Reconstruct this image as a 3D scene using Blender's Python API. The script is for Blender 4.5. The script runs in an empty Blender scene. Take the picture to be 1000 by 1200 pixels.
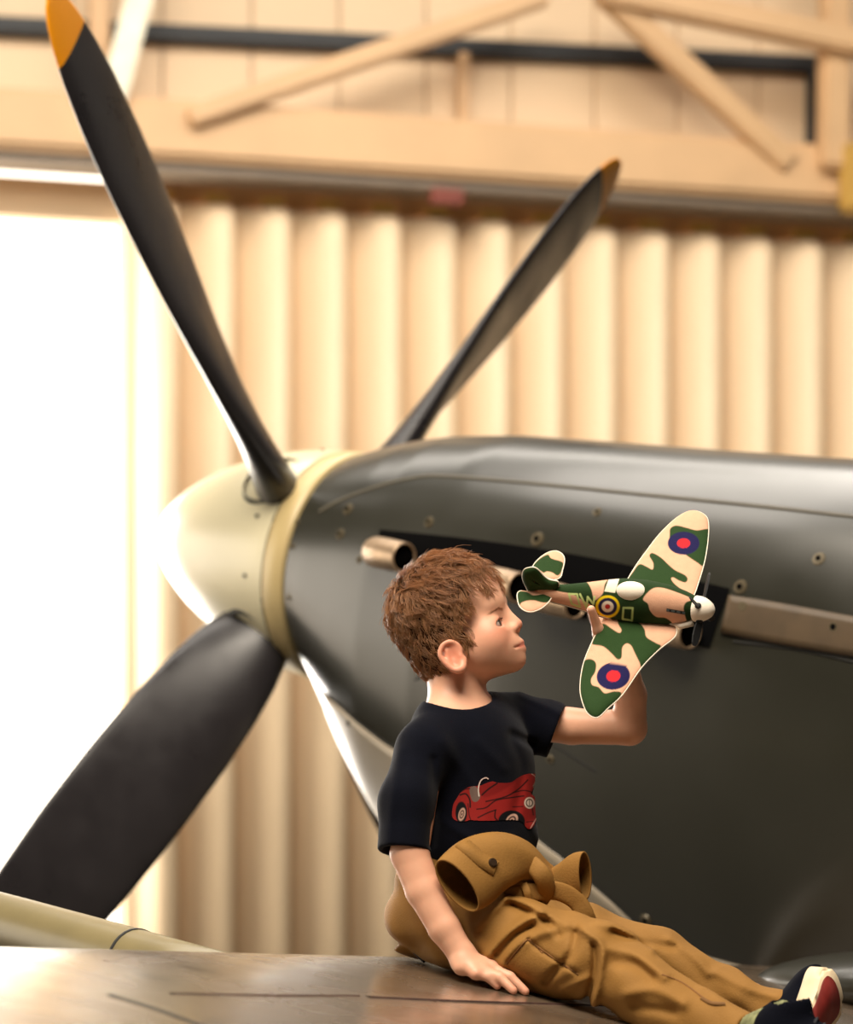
import bpy, bmesh, math, random
import numpy as np
from mathutils import Vector, Matrix
from mathutils.bvhtree import BVHTree

random.seed(7)
rng = np.random.default_rng(7)
scene = bpy.context.scene
COL = scene.collection
PI = math.pi

# ------------------------------------------------------------------ camera
FPX, YH, CZ = 3160.0, 1039.0, 1.55          # focal length in px (1000 px wide frame), eye-level row, eye height
cam_d = bpy.data.cameras.new('camera')
cam = bpy.data.objects.new('camera', cam_d); COL.objects.link(cam)
cam.location = (0, 0, CZ); cam.rotation_euler = (PI/2, 0, 0)
cam_d.sensor_fit = 'HORIZONTAL'; cam_d.sensor_width = 36.0
cam_d.lens = FPX/1000*36.0
cam_d.shift_y = (YH-600)/1000
cam_d.clip_start = .05; cam_d.clip_end = 300
cam_d.dof.use_dof = True; cam_d.dof.focus_distance = 4.36; cam_d.dof.aperture_fstop = 3.8
scene.camera = cam

# ------------------------------------------------------------------ sky, daylight, added overhead lamps, exposure
world = bpy.data.worlds.new('world'); scene.world = world; world.use_nodes = True
bg = world.node_tree.nodes['Background']
bg.inputs[0].default_value = (1.0, .89, .74, 1); bg.inputs[1].default_value = 4.0

def area(name, loc, target, sx, sy, energy, color):
    l = bpy.data.lights.new(name, 'AREA'); l.shape = 'RECTANGLE'; l.size = sx; l.size_y = sy
    l.energy = energy; l.color = color
    o = bpy.data.objects.new(name, l); COL.objects.link(o); o.location = loc
    o.rotation_euler = (Vector(target)-Vector(loc)).to_track_quat('-Z', 'Y').to_euler()
    return o
area('overhead_fill', (-1.0, 1.5, 7.2), (-.2, 4.6, 1.6), 4.6, 3.2, 860, (1.0, .89, .74))  # added lamp for the child and wing; the ceiling itself is closed
area('overhead_fill', (0.5, 9.6, 7.4), (.4, 12.5, 3.0), 8.0, 2.4, 330, (1.0, .92, .82))  # added lamp washing the back wall and folding door
area('overhead_fill', (-.6, 7.2, 8.0), (-.4, 6.9, 2), 7.0, 2.2, 330, (1.0, .92, .82))  # added lamp straight over the fuselage, brightens the cowling top
area('open_door_daylight', (-4.6, 13.2, 2.8), (0.0, 4.8, 1.6), 3.6, 4.6, 1050, (1.0, .94, .86))

vs = scene.view_settings
vs.view_transform = 'Standard'; vs.look = 'None'; vs.gamma = 1.0; vs.use_curve_mapping = False
vs.exposure = 0.0

# ------------------------------------------------------------------ helpers
def at(px, py, d):
    return Vector(((px-500)/FPX*d, d, CZ+(YH-py)/FPX*d))
def ray(px, py):
    return Vector((0, 0, CZ)), Vector(((px-500)/FPX, 1.0, (YH-py)/FPX)).normalized()
def proj_np(P):
    return 500+FPX*P[:, 0]/P[:, 1], YH-FPX*(P[:, 2]-CZ)/P[:, 1]
def lin(c):
    return tuple(((v/255)/12.92 if v/255 <= .04045 else ((v/255+.055)/1.055)**2.4) for v in c)

MATS = {}
def mat(name, rgb, rough=.6, metal=0.0, var=.12, scale=12.0, bump=0.0, bscale=60.0, coat=0.0, spec=.5, attr=None,
        sheen=0.0, sss=0.0, stretch=(1, 1, 1), rvar=0.0):
    if name in MATS: return MATS[name]
    m = bpy.data.materials.new(name); m.use_nodes = True; MATS[name] = m
    nt = m.node_tree; N = nt.nodes; L = nt.links; b = N['Principled BSDF']
    tc = N.new('ShaderNodeTexCoord'); mp = N.new('ShaderNodeMapping'); L.new(tc.outputs['Object'], mp.inputs[0])
    mp.inputs['Scale'].default_value = stretch
    nz = N.new('ShaderNodeTexNoise'); nz.inputs['Scale'].default_value = scale; nz.inputs['Detail'].default_value = 5
    L.new(mp.outputs[0], nz.inputs['Vector'])
    mr = N.new('ShaderNodeMapRange'); L.new(nz.outputs[0], mr.inputs[0])
    mr.inputs[1].default_value = .25; mr.inputs[2].default_value = .75
    mr.inputs[3].default_value = 1-var; mr.inputs[4].default_value = 1+var
    mx = N.new('ShaderNodeMix'); mx.data_type = 'RGBA'; mx.blend_type = 'MULTIPLY'; mx.inputs[0].default_value = 1
    if attr:
        a = N.new('ShaderNodeAttribute'); a.attribute_name = attr; L.new(a.outputs['Color'], mx.inputs[6])
    else:
        mx.inputs[6].default_value = (*lin(rgb), 1)
    L.new(mr.outputs[0], mx.inputs[7]); L.new(mx.outputs[2], b.inputs['Base Color'])
    b.inputs['Roughness'].default_value = rough; b.inputs['Metallic'].default_value = metal
    b.inputs['Specular IOR Level'].default_value = spec
    b.inputs['Coat Weight'].default_value = coat; b.inputs['Coat Roughness'].default_value = .22
    b.inputs['Sheen Weight'].default_value = sheen
    if rvar:
        r2 = N.new('ShaderNodeMapRange'); L.new(nz.outputs[0], r2.inputs[0])
        r2.inputs[1].default_value = .3; r2.inputs[2].default_value = .7
        r2.inputs[3].default_value = max(.03, rough-rvar); r2.inputs[4].default_value = rough+rvar
        L.new(r2.outputs[0], b.inputs['Roughness'])
    if sss:
        b.inputs['Subsurface Weight'].default_value = sss; b.inputs['Subsurface Radius'].default_value = (1, .35, .2)
        b.inputs['Subsurface Scale'].default_value = .008
    if bump:
        n2 = N.new('ShaderNodeTexNoise'); n2.inputs['Scale'].default_value = bscale; n2.inputs['Detail'].default_value = 4
        L.new(tc.outputs['Object'], n2.inputs['Vector'])
        bp = N.new('ShaderNodeBump'); bp.inputs['Strength'].default_value = bump; bp.inputs['Distance'].default_value = .004
        L.new(n2.outputs[0], bp.inputs['Height']); L.new(bp.outputs[0], b.inputs['Normal'])
    return m

def mesh_obj(name, verts, faces, m, parent=None, smooth=True, attr=None):
    me = bpy.data.meshes.new(name)
    verts = np.asarray(verts, dtype=np.float32)
    if isinstance(faces, np.ndarray) and faces.ndim == 2:
        nf, k = faces.shape
        me.vertices.add(len(verts)); me.vertices.foreach_set('co', verts.ravel())
        me.loops.add(nf*k); me.loops.foreach_set('vertex_index', faces.astype(np.int32).ravel())
        me.polygons.add(nf); me.polygons.foreach_set('loop_start', np.arange(0, nf*k, k, dtype=np.int32))
        me.update(calc_edges=True); me.validate()
    else:
        me.from_pydata([tuple(map(float, v)) for v in verts], [], [tuple(f) for f in faces]); me.update()
    if attr is not None:
        a = me.attributes.new('Col', 'FLOAT_COLOR', 'POINT')
        c = np.ones((len(verts), 4), np.float32); c[:, :3] = attr; a.data.foreach_set('color', c.ravel())
    if smooth: me.polygons.foreach_set('use_smooth', np.ones(len(me.polygons), bool))
    if m: me.materials.append(m)
    o = bpy.data.objects.new(name, me); COL.objects.link(o)
    if parent: o.parent = parent
    return o
def bm_obj(name, bm, m, parent=None, smooth=False):
    bmesh.ops.recalc_face_normals(bm, faces=bm.faces)
    me = bpy.data.meshes.new(name); bm.to_mesh(me); bm.free()
    if smooth: me.polygons.foreach_set('use_smooth', np.ones(len(me.polygons), bool))
    me.materials.append(m)
    o = bpy.data.objects.new(name, me); COL.objects.link(o)
    if parent: o.parent = parent
    return o
def tag(o, label=None, cat=None, group=None, kind=None):
    if label: o['label'] = label
    if cat: o['category'] = cat
    if group: o['group'] = group
    if kind: o['kind'] = kind
    return o
def empty(name, loc=(0, 0, 0)):
    # parts are modelled in world coordinates: the parent carries no offset of its own in their matrices
    o = bpy.data.objects.new(name, None); COL.objects.link(o); o.empty_display_size = .1; o.location = loc
    return o
def settle(root):
    bpy.context.view_layer.update()
    inv = root.matrix_world.inverted()
    for c in root.children: c.matrix_parent_inverse = inv

def oriented_box(bm, c, ax, ay, az):
    """box with centre c and half-axis vectors"""
    vs_ = [bm.verts.new(Vector(c)+sx*Vector(ax)+sy*Vector(ay)+sz*Vector(az)) for sx in (-1, 1) for sy in (-1, 1) for sz in (-1, 1)]
    for f in ((0, 1, 3, 2), (4, 6, 7, 5), (0, 4, 5, 1), (2, 3, 7, 6), (0, 2, 6, 4), (1, 5, 7, 3)):
        bm.faces.new([vs_[i] for i in f])
def beam_box(a, b, w, h, up=Vector((0, 0, 1)), bevel=0.0):
    a, b = Vector(a), Vector(b); d = (b-a); L_ = d.length; d.normalize()
    s = d.cross(up).normalized(); t = s.cross(d)
    bm = bmesh.new(); oriented_box(bm, (a+b)/2, d*L_/2, s*w/2, t*h/2)
    if bevel:
        bmesh.ops.bevel(bm, geom=list(bm.edges), offset=bevel, segments=2, affect='EDGES')
    return bm
def tube_pts(pts, radii, n=10, cap=True):
    """verts, faces of a tube along pts (list of Vector) with radii; round caps"""
    pts = [Vector(p) for p in pts]; V = []; Fc = []
    if not hasattr(radii, '__len__'): radii = [radii]*len(pts)
    t0 = (pts[1]-pts[0]).normalized()
    ref = Vector((0, 0, 1)) if abs(t0.z) < .9 else Vector((1, 0, 0))
    s = t0.cross(ref).normalized()
    for i, p in enumerate(pts):
        t = (pts[min(i+1, len(pts)-1)]-pts[max(i-1, 0)]).normalized()
        s = (s-t*s.dot(t)).normalized(); u = t.cross(s)
        for k in range(n):
            a = 2*PI*k/n; V.append(p+(s*math.cos(a)+u*math.sin(a))*radii[i])
    for i in range(len(pts)-1):
        for k in range(n):
            Fc.append((i*n+k, i*n+(k+1) % n, (i+1)*n+(k+1) % n, (i+1)*n+k))
    if cap:
        Fc.append(tuple(range(n-1, -1, -1))); Fc.append(tuple((len(pts)-1)*n+k for k in range(n)))
    return V, Fc
def tube(name, pts, radii, m, parent=None, n=10, cap=True):
    V, Fc = tube_pts(pts, radii, n, cap); return mesh_obj(name, V, Fc, m, parent)
def spline(pts, n=8, closed=False):
    """Catmull-Rom through pts (any dimension), numpy out"""
    P = np.asarray(pts, float); out = []; N_ = len(P)
    for i in range(N_ if closed else N_-1):
        if closed: p0, p1, p2, p3 = P[i-1], P[i], P[(i+1) % N_], P[(i+2) % N_]
        else: p0, p1, p2, p3 = P[max(i-1, 0)], P[i], P[i+1], P[min(i+2, N_-1)]
        for t in np.linspace(0, 1, n, endpoint=False):
            out.append(.5*((2*p1)+(-p0+p2)*t+(2*p0-5*p1+4*p2-p3)*t*t+(-p0+3*p1-3*p2+p3)*t**3))
    if not closed: out.append(P[-1])
    return np.array(out)
def grid_faces(nu, nv, cu=False, cv=False):
    i, j = np.meshgrid(np.arange(nu if cu else nu-1), np.arange(nv if cv else nv-1), indexing='ij')
    i2, j2 = (i+1) % nu, (j+1) % nv
    return np.stack([i*nv+j, i2*nv+j, i2*nv+j2, i*nv+j2], -1).reshape(-1, 4)
def poly_sdf(px, py, poly):
    """signed distance (negative inside) of points to a closed polygon"""
    P = np.asarray(poly, float); px = np.asarray(px, float); py = np.asarray(py, float)
    d = np.full(px.shape, 1e18); ins = np.zeros(px.shape, bool)
    for k in range(len(P)):
        ax, ay = P[k]; bx, by = P[(k+1) % len(P)]
        ex, ey = bx-ax, by-ay; L2 = ex*ex+ey*ey+1e-12
        t = np.clip(((px-ax)*ex+(py-ay)*ey)/L2, 0, 1)
        d = np.minimum(d, (px-ax-t*ex)**2+(py-ay-t*ey)**2)
        if ay != by:
            c = ((ay > py) != (by > py)) & (px < (bx-ax)*(py-ay)/(by-ay)+ax); ins ^= c
    d = np.sqrt(d); return np.where(ins, -d, d)
def line_sdf(px, py, pts):
    d = np.full(np.shape(px), 1e18)
    for (ax, ay), (bx, by) in zip(pts[:-1], pts[1:]):
        ex, ey = bx-ax, by-ay; L2 = ex*ex+ey*ey+1e-12
        t = np.clip(((px-ax)*ex+(py-ay)*ey)/L2, 0, 1)
        d = np.minimum(d, (px-ax-t*ex)**2+(py-ay-t*ey)**2)
    return np.sqrt(d)
def blend(col, d, rgb, soft=.5):
    a = np.clip(.5-d/(2*soft), 0, 1)[:, None]
    return col*(1-a)+np.array(lin(rgb))[None, :]*a

# -------------------------------------------------- implicit surfaces (smooth unions) -> quads, for body and cloth
class SDF:
    def __init__(s, xs, ys, zs):
        s.x, s.y, s.z = [np.asarray(a, np.float32) for a in (xs, ys, zs)]
        s.F = np.full((len(xs), len(ys), len(zs)), 9., np.float32)
    def put(s, fn, lo, hi, k=.01, mode='add'):
        sl = []
        for a, l, h in zip((s.x, s.y, s.z), lo, hi):
            i0, i1 = np.searchsorted(a, l), np.searchsorted(a, h)
            if i1 <= i0: return
            sl.append(slice(i0, i1))
        X = s.x[sl[0]][:, None, None]; Y = s.y[sl[1]][None, :, None]; Z = s.z[sl[2]][None, None, :]
        d = fn(X, Y, Z).astype(np.float32); A = s.F[sl[0], sl[1], sl[2]]
        k = max(k, 1e-5)
        if mode == 'add':
            h = np.clip(.5+.5*(A-d)/k, 0, 1); R = A*(1-h)+d*h-k*h*(1-h)
        elif mode == 'cut':
            d = -d; h = np.clip(.5-.5*(A-d)/k, 0, 1); R = A*(1-h)+d*h+k*h*(1-h)
        else:
            h = np.clip(.5-.5*(A-d)/k, 0, 1); R = A*(1-h)+d*h+k*h*(1-h)
        s.F[sl[0], sl[1], sl[2]] = R
    def cap(s, a, b, ra, rb, k=.01, mode='add'):
        a, b = np.array(a, float), np.array(b, float); ba = b-a; L2 = max((ba*ba).sum(), 1e-12)
        def fn(X, Y, Z):
            t = np.clip(((X-a[0])*ba[0]+(Y-a[1])*ba[1]+(Z-a[2])*ba[2])/L2, 0, 1)
            return np.sqrt((X-a[0]-t*ba[0])**2+(Y-a[1]-t*ba[1])**2+(Z-a[2]-t*ba[2])**2)-(ra+(rb-ra)*t)
        m = max(ra, rb)+k+.012
        s.put(fn, np.minimum(a, b)-m, np.maximum(a, b)+m, k, mode)
    def chain(s, pts, radii, k=.01, mode='add', ks=None):
        for i in range(len(pts)-1): s.cap(pts[i], pts[i+1], radii[i], radii[i+1], k if i == 0 else (ks or k), mode)
    def ell(s, c, r, M=None, k=.01, mode='add'):
        c = np.array(c, float); r = np.array(r, float); M = np.eye(3) if M is None else np.array(M, float)
        def fn(X, Y, Z):
            x, y, z = X-c[0], Y-c[1], Z-c[2]
            q = [x*M[0, i]+y*M[1, i]+z*M[2, i] for i in range(3)]
            k0 = np.sqrt(sum((q[i]/r[i])**2 for i in range(3)))+1e-9
            k1 = np.sqrt(sum((q[i]/r[i]**2)**2 for i in range(3)))+1e-9
            return k0*(k0-1)/k1
        ext = np.sqrt(((M*r[None, :])**2).sum(1))+k+.012
        s.put(fn, c-ext, c+ext, k, mode)
    def half(s, p, n, k=.002, lo=None, hi=None):
        """keep only the side of the plane opposite to n"""
        p = np.array(p, float); n = np.array(n, float); n /= np.linalg.norm(n)
        s.put(lambda X, Y, Z: (X-p[0])*n[0]+(Y-p[1])*n[1]+(Z-p[2])*n[2],
              lo if lo is not None else (-99,)*3, hi if hi is not None else (99,)*3, k, 'and')
    def mesh(s):
        F = s.F; S = F < 0
        def corner(A, i, j, k): return A[i:A.shape[0]-1+i, j:A.shape[1]-1+j, k:A.shape[2]-1+k]
        anyc = np.zeros([n-1 for n in F.shape], bool); allc = np.ones_like(anyc)
        for i in (0, 1):
            for j in (0, 1):
                for k in (0, 1):
                    c = corner(S, i, j, k); anyc |= c; allc &= c
        I, J, K = np.nonzero(anyc & ~allc); n = len(I)
        idx = np.full(anyc.shape, -1, np.int32); idx[I, J, K] = np.arange(n)
        acc = np.zeros((n, 3)); cnt = np.zeros(n)
        cs = [(i, j, k) for i in (0, 1) for j in (0, 1) for k in (0, 1)]
        for a in cs:
            for ax in range(3):
                if a[ax]: continue
                b = list(a); b[ax] = 1
                f0 = F[I+a[0], J+a[1], K+a[2]]; f1 = F[I+b[0], J+b[1], K+b[2]]
                m = (f0 < 0) != (f1 < 0); t = np.where(m, f0/np.where(m, f0-f1, 1), 0)
                p0 = np.stack([s.x[I+a[0]], s.y[J+a[1]], s.z[K+a[2]]], 1); p1 = np.stack([s.x[I+b[0]], s.y[J+b[1]], s.z[K+b[2]]], 1)
                acc += np.where(m[:, None], p0+(p1-p0)*t[:, None], 0); cnt += m
        V = acc/cnt[:, None]
        faces = []
        nx, ny, nz = F.shape
        for ax in range(3):
            sa = [slice(1, -1)]*3; sb = [slice(1, -1)]*3
            sa[ax] = slice(0, F.shape[ax]-1); sb[ax] = slice(1, F.shape[ax])
            A, B = S[tuple(sa)], S[tuple(sb)]
            e = np.array(np.nonzero(A != B)); off = np.array([1, 1, 1]); off[ax] = 0
            e += off[:, None]
            inside = S[e[0], e[1], e[2]]
            u, v = (ax+1) % 3, (ax+2) % 3
            q = []
            for du, dv in ((-1, -1), (0, -1), (0, 0), (-1, 0)):
                c = e.copy(); c[u] += du; c[v] += dv; q.append(idx[c[0], c[1], c[2]])
            q = np.stack(q, 1); q[~inside] = q[~inside][:, ::-1]
            faces.append(q)
        Fq = np.concatenate(faces); Fq = Fq[(Fq >= 0).all(1)]
        return V, Fq
def axis(lo, hi, step, fine=None, fstep=None):
    """grid coordinates with an optional finer stretch"""
    if not fine: return np.arange(lo, hi, step)
    a = np.arange(lo, fine[0], step); b = np.arange(fine[0], fine[1], fstep); c = np.arange(fine[1], hi, step)
    return np.concatenate([a, b, c])
def smooth_mesh(V, Fq, it=2, lam=.5):
    n = len(V); e = np.concatenate([Fq[:, [0, 1]], Fq[:, [1, 2]], Fq[:, [2, 3]], Fq[:, [3, 0]]])
    cnt = np.bincount(e[:, 0], minlength=n)+np.bincount(e[:, 1], minlength=n)
    for _ in range(it):
        acc = np.zeros_like(V)
        for d in range(3):
            acc[:, d] = np.bincount(e[:, 0], V[e[:, 1], d], n)+np.bincount(e[:, 1], V[e[:, 0], d], n)
        V = V+lam*(acc/np.maximum(cnt, 1)[:, None]-V)
    return V
# ================================================================== THE HANGAR
W0 = Vector((-500/FPX*13.5, 13.5, 0)); W1 = Vector((500/FPX*14.6, 14.6, 0))
WD = (W1-W0).normalized(); WN = Vector((WD.y, -WD.x, 0))            # along the back wall / towards the room
def wall_pt(s, z, o=0.0): return W0+WD*s+WN*o+Vector((0, 0, z))
def wall_px(px, py, o=0.0):
    """where the line of sight of a photo point meets the wall plane (offset o into the room): (s, z)"""
    c, d = ray(px, py); p0 = W0+WN*o
    t = (p0-c).dot(WN)/d.dot(WN); p = c+d*t
    return (p-p0).dot(WD), p.z

M_cream = mat('painted_cladding', (224, 196, 160), .55, var=.05, scale=1.4, bump=.05)
M_steel = mat('cream_painted_steel', (208, 170, 126), .5, var=.08, scale=3)
M_darkst = mat('dark_steel', (38, 40, 42), .6, var=.2)
M_fold = mat('cream_folding_door', (238, 212, 176), .5, var=.06, scale=5, stretch=(1, 1, .3))
M_red = mat('red_oxide_bracket', (120, 52, 36), .6)
M_floor = mat('hangar_concrete', (52, 50, 46), .7, var=.2, scale=2, rvar=.1)
M_room = mat('dim_wall', (24, 28, 30), .8, var=.1, scale=1)
M_apron = mat('concrete_apron', (205, 200, 192), .8, var=.06, scale=.8)
M_gold = mat('brass_guide', (190, 150, 70), .5)

def quad_wall(name, pts, thick, m):
    bm = bmesh.new(); p = [Vector(q) for q in pts]; n = (p[1]-p[0]).cross(p[2]-p[0]).normalized()
    a = [bm.verts.new(q) for q in p]; b = [bm.verts.new(q+n*thick) for q in p]
    bm.faces.new(a); bm.faces.new(b[::-1])
    for i in range(4): bm.faces.new((a[i], b[i], b[(i+1) % 4], a[(i+1) % 4]))
    return tag(bm_obj(name, bm, m), kind='structure')

quad_wall('floor', [(-9, -7, 0), (11, -7, 0), wall_pt(11, 0, -.05), wall_pt(-7.2, 0, -.05)], -.2, M_floor)
tag(bpy.data.objects['floor'], 'dark grey concrete hangar floor')
# the ground outside the open door, and the daylight beyond it
quad_wall('ground_outside', [wall_pt(-16, -.02, -.06), wall_pt(13, -.02, -.06), wall_pt(13, -.02, -40), wall_pt(-16, -.02, -40)], .2, M_apron)
quad_wall('ceiling', [(-9, -7, 8.2), (11, -7, 8.2), wall_pt(12, 8.2, -.3), wall_pt(-8.2, 8.2, -.3)], .15, M_room)
quad_wall('wall_left', [(-9, -7, 0), (-9, 4.5, 0), (-9, 4.5, 8.2), (-9, -7, 8.2)], .15, M_room)
quad_wall('trim_2', [(-9, 4.5, 5.2), (-9, 13, 5.2), (-9, 13, 8.2), (-9, 4.5, 8.2)], .15, M_room)       # header over the open side door
quad_wall('ground_side', [(-40, 0, -.02), (-9.1, 0, -.02), (-9.1, 16, -.02), (-40, 16, -.02)], -.2, M_apron)
quad_wall('wall_right', [(10, -7, 0), (10, 18, 0), (10, 18, 8.2), (10, -7, 8.2)], -.15, M_room)
quad_wall('wall_front', [(-9, -7, 0), (11, -7, 0), (11, -7, 8.2), (-9, -7, 8.2)], -.15, M_room)

# ---- back wall: upper cladding sheets, each its own piece
wall_back = tag(empty('wall_back', wall_pt(0, 5.4)), kind='structure')
s_door = wall_px(150, 500)[0]
sheet_w = .46
bm = bmesh.new(); oriented_box(bm, (0, 0, 0), WD*(sheet_w/2-.004), WN*.02, Vector((0, 0, 1.5)))
bmesh.ops.bevel(bm, geom=[e for e in bm.edges if abs((e.verts[0].co-e.verts[1].co).z) > 1], offset=.008, segments=2, affect='EDGES')
sheet0 = bm_obj('cladding_sheet', bm, M_cream, wall_back)
for i in range(34):
    o = sheet0 if i == 0 else sheet0.copy()
    if i: COL.objects.link(o)
    o.parent = wall_back; o.location = wall_pt(-7.0+sheet_w*(i+.5), 6.7, -.03)
bm = bmesh.new(); oriented_box(bm, wall_pt(2, 6.7, -.09), WD*9.6, WN*.03, Vector((0, 0, 1.5)))
bm_obj('backing_board', bm, M_darkst, wall_back)
# jamb beyond the door to the left, jamb post at the opening's right side
bm = bmesh.new(); oriented_box(bm, wall_pt(-5.6, 2.6, -.05), WD*1.7, WN*.06, Vector((0, 0, 2.6))); bm_obj('side_panel', bm, M_cream, wall_back)
bm = bmesh.new(); oriented_box(bm, wall_pt(9.2, 2.6, -.05), WD*2.8, WN*.06, Vector((0, 0, 2.6))); bm_obj('side_panel', bm, M_cream, wall_back)
settle(wall_back)

# ---- concertina door: tall curved leaves, bunched to the right of the opening
door = tag(empty('door_1', wall_pt(2, 0)), kind='structure')
tag(door, 'cream concertina hangar door folded open, tall curved leaves')
sA, sB = wall_px(269, 400)[0], wall_px(952, 400)[0]
pitch = (sB-sA)/11
prof = []
for k in range(15):
    t = k/14; prof.append((t*pitch, .02+.20*math.sin(PI/2*min(1, t/.80))**1.6-.035*max(0, (t-.8)/.2)**2))
prof += [(pitch*.995, .01)]
V = []; ZT = 5.02
for (s, o) in prof:
    for z, dz in ((.02, 0), (ZT-.10, 0), (ZT-.03, -.3), (ZT, -.75)): V.append(WD*s+WN*(o*(1+dz*.9))+Vector((0, 0, z)))
V = np.array([list(v) for v in V]); leaf0 = mesh_obj('door_leaf', V, grid_faces(len(prof), 4), M_fold, door)
sol = leaf0.modifiers.new('thickness', 'SOLIDIFY'); sol.thickness = .012; sol.offset = -1
leaf0.data.polygons.foreach_set('use_smooth', np.ones(len(leaf0.data.polygons), bool))
s0 = sA-2*pitch
for i in range(24):
    o = leaf0 if i == 0 else leaf0.copy()
    if i: COL.objects.link(o)
    o.parent = door; o.location = wall_pt(s0+pitch*i, 0, 0)
# brass guides along the top of the leaves
bm = bmesh.new(); oriented_box(bm, (0, 0, 0), WD*.055, WN*.03, Vector((0, 0, .022)))
g0 = bm_obj('top_guide', bm, M_gold, door)
for i in range(24):
    o = g0 if i == 0 else g0.copy()
    if i: COL.objects.link(o)
    o.parent = door; o.location = wall_pt(s0+pitch*(i+.72), ZT+.02, .08)
bm = bmesh.new(); oriented_box(bm, wall_pt(s_door+.02, 2.5, .03), WD*.05, WN*.06, Vector((0, 0, 2.5)))
bm_obj('door_edge_post', bm, M_fold, door)
bm = bmesh.new(); oriented_box(bm, wall_pt(s_door+6.0, ZT+.06, -.02), WD*6.0, WN*.04, Vector((0, 0, .12)))
bm_obj('head_board', bm, M_steel, door)
settle(door)

# ---- the big box girder over the door
gz0, gz1 = 5.10, 5.44
bm = bmesh.new(); oriented_box(bm, wall_pt(2.2, (gz0+gz1)/2+.02, .22), WD*9, WN*.20, Vector((0, 0, (gz1-gz0)/2-.02)))
bmesh.ops.bevel(bm, geom=list(bm.edges), offset=.03, segments=3, affect='EDGES')
girder = tag(empty('door_girder', wall_pt(2.2, gz0)), 'cream box girder running above the folding door', 'girder')
bm_obj('girder_beam', bm, M_steel, girder)
bm = bmesh.new(); oriented_box(bm, wall_pt(2.2, gz0-.005, .30), WD*9, WN*.10, Vector((0, 0, .016))); bm_obj('door_track', bm, mat('track_grey', (112, 98, 82), .5), girder)
s, z = wall_px(524, 231, .42)
bm = bmesh.new(); oriented_box(bm, wall_pt(s, z, .42), WD*.085, WN*.03, Vector((0, 0, .04))); bmesh.ops.bevel(bm, geom=list(bm.edges), offset=.01, segments=1, affect='EDGES')
bm_obj('track_bracket', bm, M_red, girder)
settle(girder)
sR = wall_px(997, 205, .5)
bm = bmesh.new(); oriented_box(bm, wall_pt(sR[0]+.05, sR[1]-.02, .5), WD*.10, WN*.05, Vector((0, 0, .18))); bmesh.ops.bevel(bm, geom=list(bm.edges), offset=.02, segments=2, affect='EDGES')
tag(bm_obj('junction_box', bm, M_gold), 'small yellowish junction box mounted at the end of the girder', 'junction box')
# pale lintel strip above the opening
bm = bmesh.new(); oriented_box(bm, wall_pt(-2.9, 5.0, .0), WD*3.75, WN*.05, Vector((0, 0, .10)))
tag(bm_obj('trim_1', bm, M_cream), kind='structure')

# ---- dark girt along the upper wall and the roof steelwork in front of it
def member(name, p0, p1, o0, o1, w, h, m, label, cat, group=None):
    a = wall_px(*p0, o0); b = wall_px(*p1, o1)
    bm = beam_box(wall_pt(*a, o0), wall_pt(*b, o1), w, h, up=WN, bevel=min(w, h)*.15)
    return tag(bm_obj(name, bm, m), label, cat, group)
member('wall_girt', (-900, -12), (960, 77), .03, .03, .085, .10, M_darkst, 'dark horizontal steel rail fixed across the upper wall cladding', 'rail')
member('roof_strut', (222, 138), (640, -5), .45, .45, .10, .10, M_steel, 'cream diagonal strut rising gently from girder to apex behind the propeller blades', 'strut')
member('roof_strut', (706, -10), (925, 192), .5, .42, .12, .10, M_steel, 'cream diagonal strut dropping from roof apex to girder beside steel column', 'strut')
member('roof_strut', (700, -12), (1060, 62), .55, .55, .13, .14, M_steel, 'thick cream rafter sloping down from apex to the steel column head', 'rafter')
member('roof_strut', (208, -170), (118, 168), .5, .45, .13, .10, mat('white_painted_steel', (238, 232, 210), .5), 'pale white strut standing steeply on the girder behind propeller tip', 'strut')
member('roof_column', (980, -170), (976, 200), .45, .45, .15, .14, M_steel, 'cream steel column standing on the end of the girder', 'column')
member('wall_post', (543, 62), (543, 168), .05, .05, .06, .07, M_steel, 'thin cream post between dark rail and girder', 'post')
member('wall_post', (952, 75), (950, 190), .05, .05, .05, .06, M_darkst, 'thin dark post beside the steel column', 'post')
member('wall_post', (116, -170), (116, 150), .2, .2, .10, .10, M_steel, 'cream post rising from girder beside the pale white strut', 'post')

# ================================================================== THE AIRCRAFT
HUB = Vector((-.289, 6.752, CZ+.814))
AY, AP, BPHI = math.radians(34.6), math.radians(12.6), math.radians(41.4)
NF = Vector((-math.cos(AY)*math.cos(AP), math.sin(AY)*math.cos(AP), math.sin(AP)))     # forward along the thrust line
QS = Vector((math.sin(AY), math.cos(AY), 0))                                            # starboard
ZU = (-QS).cross(-NF).normalized(); ZU = ZU if ZU.z > 0 else -ZU                        # up in the aircraft
def acp(x, y, z): return HUB-NF*x+QS*y+ZU*z      # x aft of the hub, y starboard, z up

aircraft = tag(empty('fighter_aircraft', acp(1.5, 0, -1.6)), 'grey-green vintage fighter aircraft with white spinner and black propeller blades', 'aircraft')
M_cowl = mat('olive_grey_paint', (37, 36, 27), .36, var=.10, scale=3, coat=.8, rvar=.08)
M_wingp = mat('worn_wing_paint', (104, 88, 72), .24, var=.16, scale=7, coat=.9, rvar=.12, bump=.03, bscale=30)
M_spin = mat('cream_spinner_paint', (226, 216, 182), .28, var=.03, scale=4, coat=.4)
M_ring = mat('tan_ring_paint', (200, 178, 128), .35, var=.05)
M_blade = mat('black_blade_paint', (42, 39, 41), .34, var=.15, scale=6, rvar=.1)
M_tip = mat('yellow_tip_paint', (236, 150, 12), .45, var=.04)
M_gap = mat('panel_gap', (28, 27, 24), .8, var=.1)
M_stud = mat('worn_metal_stud', (96, 86, 66), .4, metal=.3, var=.1)
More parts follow.
